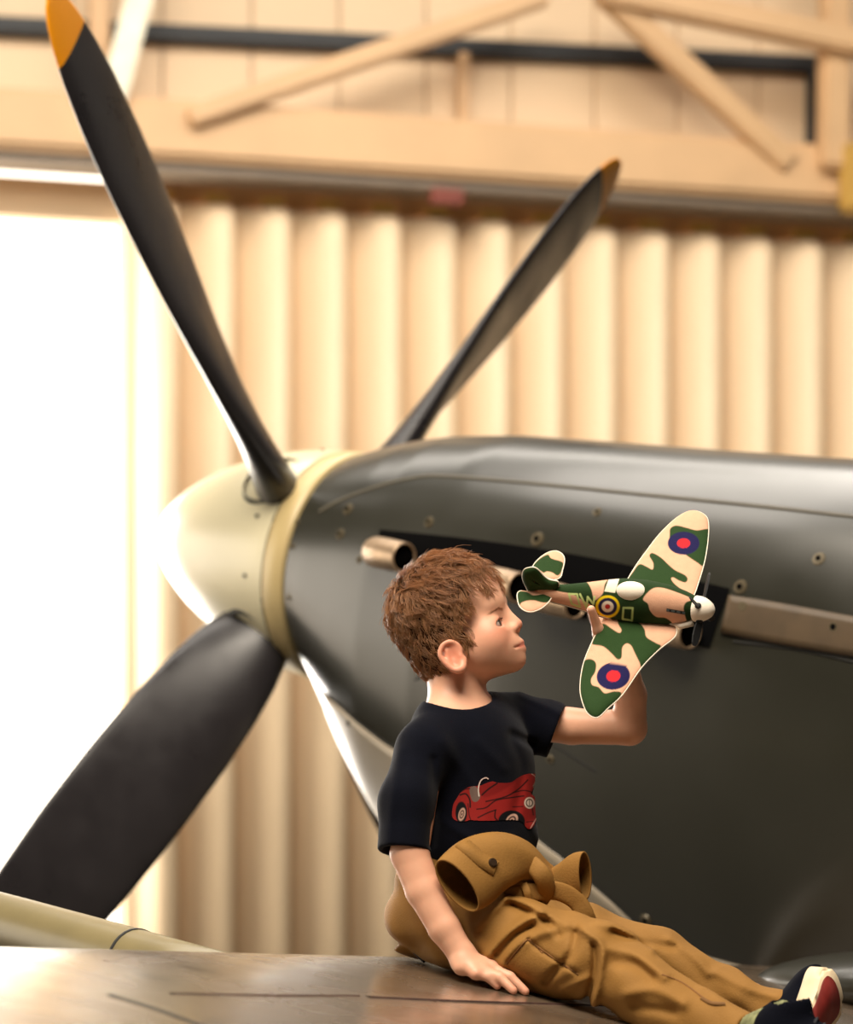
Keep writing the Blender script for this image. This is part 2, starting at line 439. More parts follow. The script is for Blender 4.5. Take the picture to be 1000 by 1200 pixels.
M_exh = mat('heat_stained_steel', (176, 150, 122), .38, metal=.55, var=.22, scale=25)
M_hole = mat('hole_black', (7, 7, 8), .9, spec=.05)  # near black; the shade inside slots, bores and holes put into colour
M_low = mat('pale_grey_underside', (158, 146, 128), .35, var=.06, coat=.3)

# ---- spinner
nu, nv = 30, 64
rows = []
SL = .50
for i in range(nu):
    t = i/(nu-1); x = .072-(SL+.072)*(1-t)
    tt = (x+SL)/(SL+.072); r = .284*(1-(1-tt)**1.7)**.66
    rows.append([acp(x, r*math.cos(2*PI*k/nv), r*math.sin(2*PI*k/nv)) for k in range(nv)])
V = np.array([[list(p) for p in r] for r in rows]).reshape(-1, 3)
spinner = mesh_obj('spinner', V, grid_faces(nu, nv, cv=True), M_spin, aircraft)
spinner['label'] = 'cream white pointed spinner'
def ring_band(name, x0, x1, r0, r1, m, parent):
    pr = [(x0, r0-.03), (x0, r0-.004), (x0+.004, r0), (x1-.004, r1), (x1, r1-.004), (x1, r1-.05)]
    V = np.array([[list(acp(x, r*math.cos(2*PI*k/72), r*math.sin(2*PI*k/72))) for k in range(72)] for x, r in pr]).reshape(-1, 3)
    return mesh_obj(name, V, grid_faces(len(pr), 72, cv=True), m, parent)
ring_band('spinner_ring',   .074, .138, .286, .288, M_ring, aircraft)
ring_band('shadow_gap', .134, .156, .276, .278, M_gap, aircraft)

# ---- propeller blades
def make_blade(ang):
    u = (ZU*math.cos(ang)+QS*math.sin(ang)); t = NF.cross(u)
    RR = [.20, .24, .30, .36, .45, .60, .80, 1.0, 1.2, 1.36, 1.47, 1.54, 1.58, 1.61, 1.625]
    CH = [.15, .18, .215, .24, .262, .285, .298, .296, .275, .240, .198, .155, .118, .072, .02]
    TH = [.11, .11, .095, .082, .068, .052, .04, .032, .026, .022, .018, .015, .012, .009, .004]
    BE = [58, 56, 52, 49, 45, 39, 33, 28, 24, 21, 19.5, 18.5, 18, 18, 18]
    n = 28; rows = []
    S = np.linspace(0, 1, 60); R_ = np.interp(S, np.linspace(0, 1, len(RR)), RR)
    tip_i = int(np.searchsorted(R_, 1.485)); 
    for r in R_:
        c = np.interp(r, RR, CH); th = np.interp(r, RR, TH); be = math.radians(np.interp(r, RR, BE))
        cd = NF*math.sin(be)+t*math.cos(be); nd = cd.cross(u).normalized()
        row = []
        for k in range(n):
            a = 2*PI*k/n; x = math.cos(a); y = math.sin(a)
            row.append(HUB+u*r+cd*(c/2*x-.012*c)+nd*(th/2*y*(1-.35*x)))
        rows.append(row)
    V = np.array([[list(p) for p in r] for r in rows])
    F_ = grid_faces(60, n, cv=True)
    b = mesh_obj('propeller_blade', V[:tip_i+1].reshape(-1, 3), grid_faces(tip_i+1, n, cv=True), M_blade, aircraft)
    tp = mesh_obj('blade_tip', V[tip_i:].reshape(-1, 3), grid_faces(60-tip_i, n, cv=True), M_tip, None); tp['label'] = 'yellow painted blade tip'
    # root collar where the blade leaves the spinner
    c0 = acp(-.02, 0, 0)
    V2 = []
    for r, w in ((.215, .088), (.262, .084), (.275, .078)):
        for k in range(24):
            a = 2*PI*k/24; V2.append(HUB+u*r+NF*(.0+w*math.cos(a))+t*(w*math.sin(a)))
    rc = mesh_obj('root_collar', np.array([list(v) for v in V2]), grid_faces(3, 24, cv=True), M_gap, None)
    return b, tp, rc
for k in range(4):
    b, tp, rc = make_blade(BPHI-k*PI/2)
    tp.parent = b; rc.parent = b

# ---- engine cowling: sections from the spinner ring back past the cockpit side
ST = [.148, .17, .20, .25, .32, .42, .60, .85, 1.15, 1.5, 2.0, 2.6, 3.4]
TP = [.286, .295, .306, .322, .342, .362, .385, .402, .420, .445, .48, .52, .54]
BT = [.286, .31, .345, .41, .50, .60, .72, .79, .82, .82, .80, .74, .66]
HW = [.286, .291, .298, .308, .322, .342, .368, .394, .412, .424, .42, .41, .38]
def cowl_par(x):
    return (np.interp(x, ST, TP), np.interp(x, ST, BT), np.interp(x, ST, HW))
def smooth_tab(tab):
    xs = np.linspace(ST[0], ST[-1], 400); ys = np.interp(xs, ST, tab)
    for _ in range(3): ys[1:-1] = np.convolve(ys, [.25, .5, .25], 'same')[1:-1]
    return xs, ys
def sect(x, th):
    """point on the cowling at station x; th from 0 (port side, level) up to the top (+) and under (-)"""
    T_, B_, W_ = cowl_par(x)
    k = min(1, max(0, (x-.14)/.5))
    c, s_ = math.cos(th), math.sin(th)
    ex = 1-.22*k                                   # squarer shoulders further aft
    if s_ >= 0: y, z = -W_*math.copysign(abs(c)**ex, c), T_*abs(s_)**(1-.12*k)
    else: y, z = -W_*math.copysign(abs(c)**(1-.05*k), c), -B_*abs(s_)**(1+.12*k)
    return acp(x, y, z)
xs = np.concatenate([np.linspace(.148, .7, 50), np.linspace(.72, 3.4, 50)]); NT = 120
def cowl_patch(th0, th1, n): return np.array([[list(sect(x, th0+(th1-th0)*j/(n-1))) for j in range(n)] for x in xs]).reshape(-1, 3)
V = np.array([[list(sect(x, 2*PI*j/NT)) for j in range(NT)] for x in xs]).reshape(-1, 3)
cowling = mesh_obj('engine_cowling', V, grid_faces(len(xs), NT, cv=True), M_cowl, aircraft)
BV = BVHTree.FromPolygons([Vector(v) for v in V], [tuple(int(q) for q in f) for f in grid_faces(len(xs), NT, cv=True)])
def on_cowl(px, py):
    c, d = ray(px, py); h = BV.ray_cast(c, d)
    if h[0] is None: return None, None
    n = h[1] if h[1].dot(d) < 0 else -h[1]
    return h[0], n
def surf_strip(name, pts, w, m, parent, lift=.0015, hgt=.003):
    """narrow raised strip lying along surface points [(p, n)]"""
    V = []; P = [p for p, n in pts]
    for i, (p, n) in enumerate(pts):
        t = (P[min(i+1, len(P)-1)]-P[max(0, i-1)]).normalized(); s = n.cross(t).normalized()
        V += [p-s*w/2-n*.004, p-s*w/2+n*lift, p+s*w/2+n*lift, p+s*w/2-n*.004]
    return mesh_obj(name, np.array([list(v) for v in V]), grid_faces(len(pts), 4), m, parent, smooth=False)
def px_strip(name, pxs, w, m, parent, n=10, lift=.0015):
    pts = [on_cowl(x, y) for x, y in spline(pxs, n)]; pts = [p for p in pts if p[0] is not None]
    return surf_strip(name, pts, w, m, parent, lift) if len(pts) > 2 else None
px_strip('panel_seam', [(345, 784), (395, 825), (440, 862), (540, 930), (640, 990), (700, 1042), (770, 1104)], .008, M_gap, cowling)
px_strip('panel_seam', [(374, 600), (400, 586), (440, 571), (480, 561), (520, 558), (620, 566), (760, 580), (900, 594), (1060, 612)], .010, mat('crease_line', (70, 64, 50), .5), cowling)  # strip painting in the shading line along the upper contour crease
px_strip('panel_seam', [(860, 752), (940, 762), (1010, 778)], .006, M_gap, cowling)
px_strip('panel_seam', [(486, 796), (530, 800), (700, 905)], .005, M_gap, cowling)
# pale lower cowling panel, from the long seam round to the keel
def station(p):
    d = p-HUB; return -d.dot(NF), d.dot(QS), d.dot(ZU)
seam = [on_cowl(x, y)[0] for x, y in spline([(343, 783), (395, 825), (440, 862), (540, 930), (640, 990), (700, 1042), (770, 1104)], 6)]
rows = []
tab = [(st[0], min(np.linspace(-PI/2, .1, 160), key=lambda th: (sect(st[0], th)-p).length)) for p in seam if p is not None for st in [station(p)]]
tab.sort(); tab += [(3.3, tab[-1][1])]
for x in np.linspace(max(.15, tab[0][0]), 3.3, 90):
    th0 = np.interp(x, [t[0] for t in tab], [t[1] for t in tab]); row = []
    for th in np.linspace(th0, -PI/2-.05, 26):
        p = sect(x, th); row.append(list(p+(p-acp(x, 0, 0)).normalized()*.0022))
    rows.append(row)
lp = mesh_obj('lower_cowling_panel', np.array(rows).reshape(-1, 3), grid_faces(90, 26), M_low, aircraft)
sm_ = lp.modifiers.new('t', 'SOLIDIFY'); sm_.thickness = .004; sm_.offset = 0
# fasteners
sbm = bmesh.new()
bmesh.ops.create_cone(sbm, cap_ends=True, segments=16, radius1=.0145, radius2=.0115, depth=.006)
bmesh.ops.bevel(sbm, geom=[e for e in sbm.edges if all(v.co.z > 0 for v in e.verts)], offset=.002, segments=2, affect='EDGES')
stud0 = None
sd = bpy.data.meshes.new('fastener'); sbm.to_mesh(sd); sbm.free(); sd.materials.append(M_stud)
slot_bm = bmesh.new(); bmesh.ops.create_cone(slot_bm, cap_ends=True, segments=12, radius1=.006, radius2=.005, depth=.004)
sl_me = bpy.data.meshes.new('slot'); slot_bm.to_mesh(sl_me); slot_bm.free(); sl_me.materials.append(M_hole)
for (x, y, sc) in [(408, 597, 1.1), (399, 626, 1.0), (503, 612, 1.0), (630, 632, 1.25), (868, 688, 1.2), (978, 735, 1.3), (757, 1078, 1.1),
                (410, 847, 1.0), (645, 890, .8), (421, 656, .7), (349, 612, .6), (343, 640, .6), (339, 700, .6), (760, 650, 1.0), (700, 600, .8), (960, 655, 1.1)]:
    p, n = on_cowl(x, y)
    if p is None: continue
    o = bpy.data.objects.new('fastener', sd); COL.objects.link(o); o.parent = cowling
    o.location = p+n*.001; o.rotation_euler = n.to_track_quat('Z', 'Y').to_euler(); o.scale = (sc,)*3
    d = bpy.data.objects.new('fastener_slot', sl_me); COL.objects.link(d); d.parent = cowling
    d.location = p+n*.004*sc; d.rotation_euler = o.rotation_euler; d.scale = (sc,)*3
# small holes on the spinner
for k, a in enumerate(range(0, 360, 30)):
    th = math.radians(a+12); r = .2815
    p = acp(.02, r*math.cos(th), r*math.sin(th)); n = (QS*math.cos(th)+ZU*math.sin(th))
    d = bpy.data.objects.new('screw_hole', sl_me); COL.objects.link(d); d.parent = spinner
    d.location = p; d.rotation_euler = n.to_track_quat('Z', 'Y').to_euler(); d.scale = (.9, .9, 1.2)

# ---- exhaust: a flat black sheet painting the shaded trough with six stub pipes
def cowl_quad(pxtop, pxbot, n, lift):
    top = spline(pxtop, n); bot = spline(pxbot, n); rows = []
    for a, b in zip(top, bot):
        row = []
        for t in np.linspace(0, 1, 6):
            p, nn = on_cowl(*(a*(1-t)+b*t)); row.append(p+nn*lift)
        rows.append([list(q) for q in row])
    return np.array(rows)
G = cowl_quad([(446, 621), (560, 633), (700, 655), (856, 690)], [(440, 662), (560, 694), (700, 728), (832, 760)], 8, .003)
g = mesh_obj('exhaust_recess', G.reshape(-1, 3), grid_faces(G.shape[0], G.shape[1]), M_hole, aircraft)
G2 = cowl_quad([(856, 698), (920, 708), (1040, 730)], [(846, 742), (920, 756), (1040, 776)], 8, .0025)
fp = mesh_obj('exhaust_fairing_plate', G2.reshape(-1, 3), grid_faces(G2.shape[0], G2.shape[1]), mat('bare_tan_plate', (80, 64, 44), .5, var=.25, scale=14), aircraft)
so = fp.modifiers.new('t', 'SOLIDIFY'); so.thickness = .004; so.offset = -1
for (x, y) in [(872, 711), (978, 735)]:
    p, n = on_cowl(x, y)
    d = bpy.data.objects.new('fastener', sd); COL.objects.link(d); d.parent = fp; d.location = p+n*.004
    d.rotation_euler = n.to_track_quat('Z', 'Y').to_euler()
for i in range(6):
    ex, ey = 492+66.5*i, 659+17.2*i                                         # outlet of each pipe
    p1, n1 = on_cowl(ex, ey); p0, n0 = on_cowl(ex-46, ey-10)
    ax = -NF
    a = p0+n0*.012; b = p1+n1*.052
    d = (b-a).normalized(); 
    pts = [a-n0*.05, a, a+(b-a)*.35+n0*.010, a+(b-a)*.7+n0*.006, b]
    pr = [Vector(q) for q in spline([list(q) for q in pts], 5)]
    ra = np.interp(np.linspace(0, 1, len(pr)), [0, .3, .6, 1], [.030, .036, .036, .034])
    V1, F1 = tube_pts(pr, list(ra), 20, cap=False)
    tb = mesh_obj('exhaust_stub', V1, F1, M_exh, aircraft)
    so = tb.modifiers.new('t', 'SOLIDIFY'); so.thickness = .004; so.offset = -1
    k = len(pr)-3
    V2, F2 = tube_pts([pr[-1]-d*.012, pr[-1]-d*.010], [.031, .031], 20)
    mesh_obj('exhaust_bore', V2, F2, M_hole, tb)

# ---- wing: top skin follows the measured crest and aft slope; A0 is where the hand rests
A0 = at(545, 1150, 4.22); AH = Vector((-NF.x, -NF.y, 0)).normalized()
TC = .27
def wing_z(a, q):
    t = a+TC
    zt = -.23*(t-.12*(1-math.exp(-t/.12))) if t >= 0 else -.13*(1-math.sqrt(max(0, 1-(t/.165)**2)))
    return zt+.0374-.036*q
def wing_top(X, Y):
    d = Vector((X-A0.x, Y-A0.y, 0)); return A0.z+wing_z(d.dot(AH), d.dot(QS))
def wing_p(a, q, z): p = A0+AH*a+QS*q; p.z = A0.z+z; return p
def wing_section(q):
    tsu = np.concatenate([-.165+.165*(1-np.cos(np.linspace(0, PI/2, 14))), np.linspace(.03, 2.0, 34)])
    top = [(t-TC, wing_z(t-TC, q)) for t in tsu]
    le_z = wing_z(-.165-TC, q); te = top[-1]
    low = []
    for t in tsu[1:-1][::-1]:
        f = (t+.165)/2.165; zz = le_z*(1-f)+te[1]*f-.13*math.sin(PI*f**.55)*.9
        low.append((t-TC, zz))
    return top+low
qs = np.linspace(-3.2, 1.75, 46); rows = [[list(wing_p(a, q, z)) for a, z in wing_section(q)] for q in qs]
ncol = len(rows[0]); V = np.array(rows).reshape(-1, 3)
wing = mesh_obj('wing', V, grid_faces(len(qs), ncol, cv=True), M_wingp, aircraft)
def wing_px(px, py):
    """line of sight to the wing's top skin"""
    c, d = ray(px, py); t = 2.2
    for _ in range(4000):
        p = c+d*t
        if p.z < wing_top(p.x, p.y): break
        t += .002
    return c+d*t
def wing_strip(name, pxs, w, m, parent, n=8, h=.0012):
    pts = [wing_px(x, y) for x, y in spline(pxs, n)]
    return surf_strip(name, [(p, Vector((0, 0, 1))) for p in pts], w, m, parent, h)
def wing_line(name, aq, w, m, h=.0015):
    pts = []
    for a, q in spline(aq, 10): pts.append((wing_p(a, q, wing_z(a, q)), Vector((0, 0, 1))))
    return surf_strip(name, pts, w, m, wing, h)
wing_strip('wing_seam', [(430, 1168), (520, 1172), (640, 1176), (780, 1180)], .016, mat('chipped_seam', (66, 42, 36), .7, var=.5, scale=60), wing)
wing_strip('wing_seam', [(128, 1166), (180, 1182), (240, 1204)], .008, M_gap, wing)
wing_strip('wing_seam', [(200, 1164), (300, 1166), (420, 1167)], .006, mat('chipped_seam', (66, 42, 36)), wing)
# cannon fairing on the leading edge, outboard
c0 = at(300, 1166, 4.15); c1 = at(-60, 1068, 4.75)
cd_ = (c1-c0)
pts = [c0+cd_*t for t in (0, .25, .5, .75, 1.0, 1.35)]
can = tube('cannon_fairing', pts, [.052, .053, .055, .056, .056, .055], mat('cannon_paint', (124, 112, 78), .4, coat=.2), aircraft, n=28)
pts = [c0+cd_*t for t in (.36, .367)]
tube('fairing_seam', pts, [.0555, .0555], M_gap, can, n=28)
# fillet blister where the wing meets the body
fb = bmesh.new(); bmesh.ops.create_uvsphere(fb, u_segments=32, v_segments=16, radius=1)
fm = Matrix((AH*.36, QS*.2, Vector((0, 0, .07)))).transposed().to_4x4()
pc = at(1090, 1155, 5.1)
fm.translation = pc
bmesh.ops.transform(fb, matrix=fm, verts=fb.verts)
bm_obj('wing_root_fairing', fb, M_cowl, aircraft, smooth=True)
# main wheel legs, out of sight below, carry the machine
for q in (-.25, 3.9):
    pa = wing_p(.05, q, wing_z(.05, min(q, 1.4))-.25); pb = Vector((pa.x-.1, pa.y+.05, .28))
    lg = tube('undercarriage_leg', [pa, (pa+pb)/2, pb], [.05, .05, .04], mat('leg_metal', (140, 138, 130), .4, metal=.5), aircraft)
    V_ = []; wr = [(.0, -.07), (.16, -.08), (.24, -.085), (.28, -.05), (.28, .05), (.24, .085), (.16, .08), (0, .07)]
    for r, y in wr:
        for k in range(28):
            a = 2*PI*k/28; V_.append(pb+QS*(y-.1)+AH*(r*math.cos(a))+Vector((0, 0, r*math.sin(a))))
    mesh_obj('wheel', np.array([list(v) for v in V_]), grid_faces(len(wr), 28, cv=True), mat('tyre_rubber', (24, 24, 24), .8), lg)
settle(aircraft)
# ================================================================== THE BOY
M_skin = mat('skin', (228, 172, 142), .46, var=.04, scale=40, attr='Col', sss=.12, spec=.4)
M_shirt = mat('navy_cotton', (7, 9, 20), .9, var=.12, scale=30, bump=.15, bscale=400, sheen=.05, spec=.08)
M_khaki = mat('khaki_canvas', (142, 102, 48), .78, var=.10, scale=22, bump=.2, bscale=350, spec=.25)
M_khaki_in = mat('khaki_lining', (110, 74, 30), .85, var=.1)
M_thread = mat('khaki_stitching', (120, 78, 30), .8)
M_button = mat('dark_button', (52, 38, 26), .35)
person = tag(empty('person', at(530, 1120, 4.40)),
             'child in navy car T-shirt and khaki overalls sitting on aircraft wing, holding up toy plane', 'person')
def np3(v): return np.array([v[0], v[1], v[2]], float)
# ---- head frame: x forward, y left, z up
hp, hy = math.radians(22), math.radians(13)
HFv = Vector((math.cos(hp)*math.cos(hy), -math.cos(hp)*math.sin(hy), math.sin(hp)))
HLv = Vector((math.sin(hy), math.cos(hy), 0)); HUv = HFv.cross(HLv)
HC = at(532, 727, 4.42); HM = np.array([[HFv[i], HLv[i], HUv[i]] for i in range(3)])
def hw(u, y, v): return np3(HC+HFv*u+HLv*y+HUv*v)
# ---- torso frame
ty = math.radians(40)
TF = Vector((math.cos(ty), -math.sin(ty), 0)); TL = Vector((math.sin(ty), math.cos(ty), 0)); TU = Vector((0, 0, 1))
TM = np.array([[TF[i], TL[i], TU[i]] for i in range(3)])
A = lambda x, y, d: np3(at(x, y, d))

NB = A(540, 842, 4.415)
SR, ER, WR = A(498, 880, 4.31), A(480, 1000, 4.245), A(543, 1121, 4.215)
SL_, EL, WL = A(603, 842, 4.49), A(738, 853, 4.455), A(731, 772, 4.425)
HR, KR, AR = A(540, 1088, 4.33), A(702, 1130, 4.16), A(870, 1216, 4.01)
HLf, KL, AL = A(575, 1080, 4.47), A(772, 1124, 4.37), A(915, 1186, 4.27)

B = SDF(axis(-.12, .74, .0030, (-.085, .175), .0021), axis(3.93, 4.66, .0030, (4.30, 4.53), .0021), axis(1.17, 2.13, .0030, (1.86, 2.125), .0021))
# torso, hips and legs (inside the clothes)
B.ell(A(550, 900, 4.41), (.075, .105, .115), TM, .02); B.ell(A(550, 985, 4.41), (.078, .095, .12), TM, .03)
B.cap(A(506, 872, 4.33), A(588, 856, 4.475), .030, .030, .03); B.ell(A(532, 1072, 4.41), (.085, .095, .065), TM, .03)
B.chain([HR, KR, AR], [.050, .040, .024], .03); B.chain([HLf, KL, AL], [.050, .038, .024], .03)
# neck
B.cap(hw(-.026, 0, -.062), NB, .046, .049, .02); B.cap(A(521, 835, 4.39), SR, .028, .030, .03); B.cap(A(558, 840, 4.43), SL_, .028, .030, .03)
# cranium and face
B.ell(hw(-.006, 0, .022), (.088, .071, .076), HM, .01); B.ell(hw(.044, 0, .018), (.047, .058, .050), HM, .02)
B.ell(hw(.040, 0, -.045), (.047, .053, .062), HM, .02)
for s in (-1, 1):
    B.cap(hw(-.004, s*.050, -.058), hw(.058, s*.016, -.094), .017, .017, .022)
    B.ell(hw(.0495, s*.034, -.060), (.0275, .0245, .028), HM, .022)
B.ell(hw(.028, 0, -.082), (.048, .043, .028), HM, .018); B.ell(hw(.0690, 0, -.1015), (.0180, .020, .0155), HM, .012)
B.ell(hw(.071, 0, -.078), (.020, .031, .022), HM, .014)
for s in (-1, 1):
    B.cap(hw(.0800, s*.012, -.002), hw(.068, s*.036, -.006), .0075, .006, .016)          # brow
    B.ell(hw(.0915, s*.032, -.036), (.014, .017, .0110), HM, .012, 'cut')                 # eye socket
B.cap(hw(.0845, 0, -.020), hw(.0945, 0, -.0475), .0062, .0092, .012)                      # nose
for s in (-1, 1):
    B.ell(hw(.0855, s*.0108, -.0535), (.0095, .0066, .0068), HM, .006)
    B.ell(hw(.0925, s*.0062, -.0605), (.0040, .0030, .0034), HM, .002, 'cut')
    B.cap(hw(.0890, s*.003, -.0770), hw(.0800, s*.0225, -.0830), .0050, .0026, .005)      # lips
    B.cap(hw(.0870, s*.002, -.0880), hw(.0800, s*.0205, -.0872), .0058, .0030, .005)
for s in (-1, 1): B.chain([hw(.0965, 0, -.0825), hw(.0905, s*.014, -.0845), hw(.0810, s*.0270, -.0850), hw(.0775, s*.0310, -.0835)], [.0020, .0018, .0013, .0005], .0015, 'cut')
# lids: a bulge over the eyeball with an almond opening
EM = {}
for s in (-1, 1):
    th_ = math.radians(20); l2 = HLv*math.cos(th_)-HUv*(s*math.sin(th_)); u2 = HFv.cross(l2); EM[s] = np.array([[HFv[i], l2[i], u2[i]] for i in range(3)])
    ec = hw(.0640, s*.0338, -.0390)
    B.ell(ec, (.0135, .0140, .0125), HM, .005)
    B.ell(hw(.0765, s*.0355, -.0400), (.0165, .0150, .0056), EM[s], .0015, 'cut')
# ears
for s in (-1, 1):
    e = lambda u, o, v: hw(-.008+u*.98, s*(.064+o), -.066+v*.92)
    ring = [e(.010, .002, -.012), e(.004, .010, -.026), e(-.008, .013, -.024), e(-.018, .015, -.006), e(-.021, .016, .010), e(-.013, .014, .023), e(0, .011, .026), e(.010, .006, .018), e(.012, .003, .006)]
    rs_ = spline([[*p, r] for p, r in zip(ring, [.0062, .0066, .0052, .0044, .0042, .0042, .0042, .0040, .004])], 5)
    B.chain([q[:3] for q in rs_], [q[3] for q in rs_], .004, ks=.0008)
    B.ell(e(-.005, .004, 0), (.017, .007, .022), HM, .006)
    B.ell(e(-.002, .0155, .002), (.0095, .008, .0135), HM, .004, 'cut')
    B.cap(e(-.012, .011, -.010), e(-.009, .011, .014), .0028, .0028, .004)
    B.ell(e(.009, .006, -.003), (.004, .004, .005), HM, .003)
# arms
B.chain([SR, ER, A(497, 1044, 4.235), A(521, 1088, 4.222), WR], [.032, .0300, .0285, .0250, .0205], .02, ks=.006)
B.chain([SL_, A(670, 851, 4.475), EL, A(739, 815, 4.44), WL], [.034, .0300, .0285, .0265, .0205], .02, ks=.006)
# right hand spread on the wing
def onwing(x, y, lift):
    p = wing_px(x, y); return np3(p+Vector((0, 0, lift)))
tips = [onwing(583, 1161, .0065), onwing(602, 1166, .0068), onwing(616, 1167, .0068), onwing(619, 1158, .0068)]
d0 = tips[0][1]; dep = [d0+.002, d0+.012, d0+.025, d0+.040]
kn = [A(558, 1141, dep[0]), A(566, 1137, dep[1]), A(575, 1134, dep[2]), A(582, 1132, dep[3])]
heel = A(541, 1133, d0+.018)
B.cap(WR, heel, .020, .014, .012)
for i in range(4):
    B.cap(WR+(heel-WR)*.4, kn[i], .015, .0105, .008)
    mid = kn[i]*.45+tips[i]*.55+np.array([0, 0, .0060])
    r = (.0074, .0082, .0084, .0082)[i]
    B.chain([kn[i], mid, tips[i]], [r+.0012, r, r-.0016], .0035)
B.chain([WR+np.array([.004, .010, -.006]), A(566, 1142, d0+.058), onwing(588, 1150, .008)], [.013, .0095, .0075], .006)
# left hand behind and under the toy
pk = A(706, 742, 4.40)
B.cap(WL, pk, .019, .017, .012)
B.cap(WL, A(722, 738, 4.43), .018, .016, .010)
B.chain([A(717, 756, 4.405), A(701, 738, 4.352), A(693, 714, 4.330)], [.0125, .0090, .0068], .006)                # thumb on the near side
for i in range(4):
    b0 = A(722-9*i+8, 735-1*i, 4.435); b1 = A(728-10*i, 712-2*i, 4.442); b2 = A(724-10*i, 692-2*i, 4.425)
    B.chain([b0, b1, b2], [.0090, .0082, .0066], .004)
    B.cap(WL, b0, .015, .0105, .008)
Vb, Fb = B.mesh(); Vb = smooth_mesh(Vb, Fb, 1, .4); del B
hl = (Vb-np3(HC)) @ HM
Vsm = smooth_mesh(Vb, Fb, 8, .5)
we = np.clip(1.6-np.linalg.norm((hl-np.array([-.010, 0, -.066]))[:, [0, 2]]/np.array([.026, .030]), axis=1), 0, 1)*np.clip((np.abs(hl[:, 1])-.064)/.006, 0, 1)
Vb = Vb+(Vsm-Vb)*we[:, None]*.85
hl = (Vb-np3(HC)) @ HM                                   # head-local coordinates of every vertex
col = np.tile(np.array(lin((229, 174, 144))), (len(Vb), 1))
def tint(c, r, rgb, w=1.0):
    global col
    q = ((hl-np.array(c))/np.array(r)); a = np.exp(-(q*q).sum(1)*1.2)[:, None]*w
    col = col*(1-a)+np.array(lin(rgb))*a
for s in (-1, 1):
    tint((.062, s*.042, -.054), (.030, .026, .024), (220, 128, 100), .65)
    tint((-.010, s*.078, -.066), (.03, .022, .035), (222, 128, 100), .7)
    tint((.073, s*.032, -.039), (.016, .018, .010), (205, 128, 104), .55)
    tint((.087, s*.005, -.0825), (.012, .010, .0068), (190, 84, 74), .9)
    tint((.083, s*.016, -.0850), (.010, .008, .0042), (190, 84, 74), .85)
tint((.098, 0, -.048), (.012, .012, .012), (222, 130, 106), .6)
for t in tips+kn:
    a = np.exp(-(((Vb-t)/.010)**2).sum(1))[:, None]*.45; col = col*(1-a)+np.array(lin((222, 130, 104)))*a
body = mesh_obj('body', Vb, Fb, M_skin, person, attr=col)
# eyeballs
bm = bmesh.new(); bmesh.ops.create_uvsphere(bm, u_segments=40, v_segments=30, radius=1); ev = np.array([list(v.co) for v in bm.verts]); ef = [tuple(v.index for v in f.verts) for f in bm.faces]; bm.free()
M_eye = mat('eye', (255, 255, 255), .12, attr='Col', var=0)
for s in (-1, 1):
    c = hw(.0646, s*.0340, -.0392); look = (HFv*.97+HUv*.10-HLv*.02).normalized()
    P = c+ev*.0124; ca = ev @ np3(look); an = np.degrees(np.arccos(np.clip(ca, -1, 1)))
    cc = np.tile(np.array(lin((196, 180, 170))), (len(P), 1))
    cc[an < 40] = lin((36, 32, 30)); cc[an < 33] = lin((66, 54, 46)); cc[an < 15] = lin((8, 8, 10))
    mesh_obj('eye', P, ef, M_eye, person, attr=cc)
BB = BVHTree.FromPolygons([Vector(v) for v in Vb], [tuple(int(q) for q in f) for f in Fb])
# lashes and eyebrows
M_brow = mat('brow_hair', (190, 134, 98), .6)
def strands(name, roots, mids, ends, rad, m, parent, shade=None, n=3, seg=6):
    """many fine tapered hairs as one mesh (quadratic curves)"""
    R0, R1, R2 = [np.asarray(a, float) for a in (roots, mids, ends)]; N_ = len(R0)
    t = np.linspace(0, 1, seg)[None, :, None]
    C = R0[:, None]*(1-t)**2+2*R1[:, None]*t*(1-t)+R2[:, None]*t*t
    T = np.gradient(C, axis=1); T /= np.linalg.norm(T, axis=2, keepdims=True)+1e-9
    ref = np.array([.3, .7, .64]); s1 = np.cross(T, ref); s1 /= np.linalg.norm(s1, axis=2, keepdims=True)+1e-9; s2 = np.cross(T, s1)
    rr = np.asarray(rad)[:, None, None]*(1-.85*t**1.5) if np.ndim(rad) else rad*(1-.85*t**1.5)
    V = np.stack([C+rr*(s1*math.cos(2*PI*k/n)+s2*math.sin(2*PI*k/n)) for k in range(n)], 2)   # N,seg,n,3
    i, j, k = np.meshgrid(np.arange(N_), np.arange(seg-1), np.arange(n), indexing='ij')
    b = lambda i, j, k: (i*seg+j)*n+(k % n)
    Fq = np.stack([b(i, j, k), b(i, j, k+1), b(i, j+1, k+1), b(i, j+1, k)], -1).reshape(-1, 4)
    at_ = None if shade is None else np.repeat(shade, seg*n, axis=0)
    return mesh_obj(name, V.reshape(-1, 3), Fq, m, parent, attr=at_)
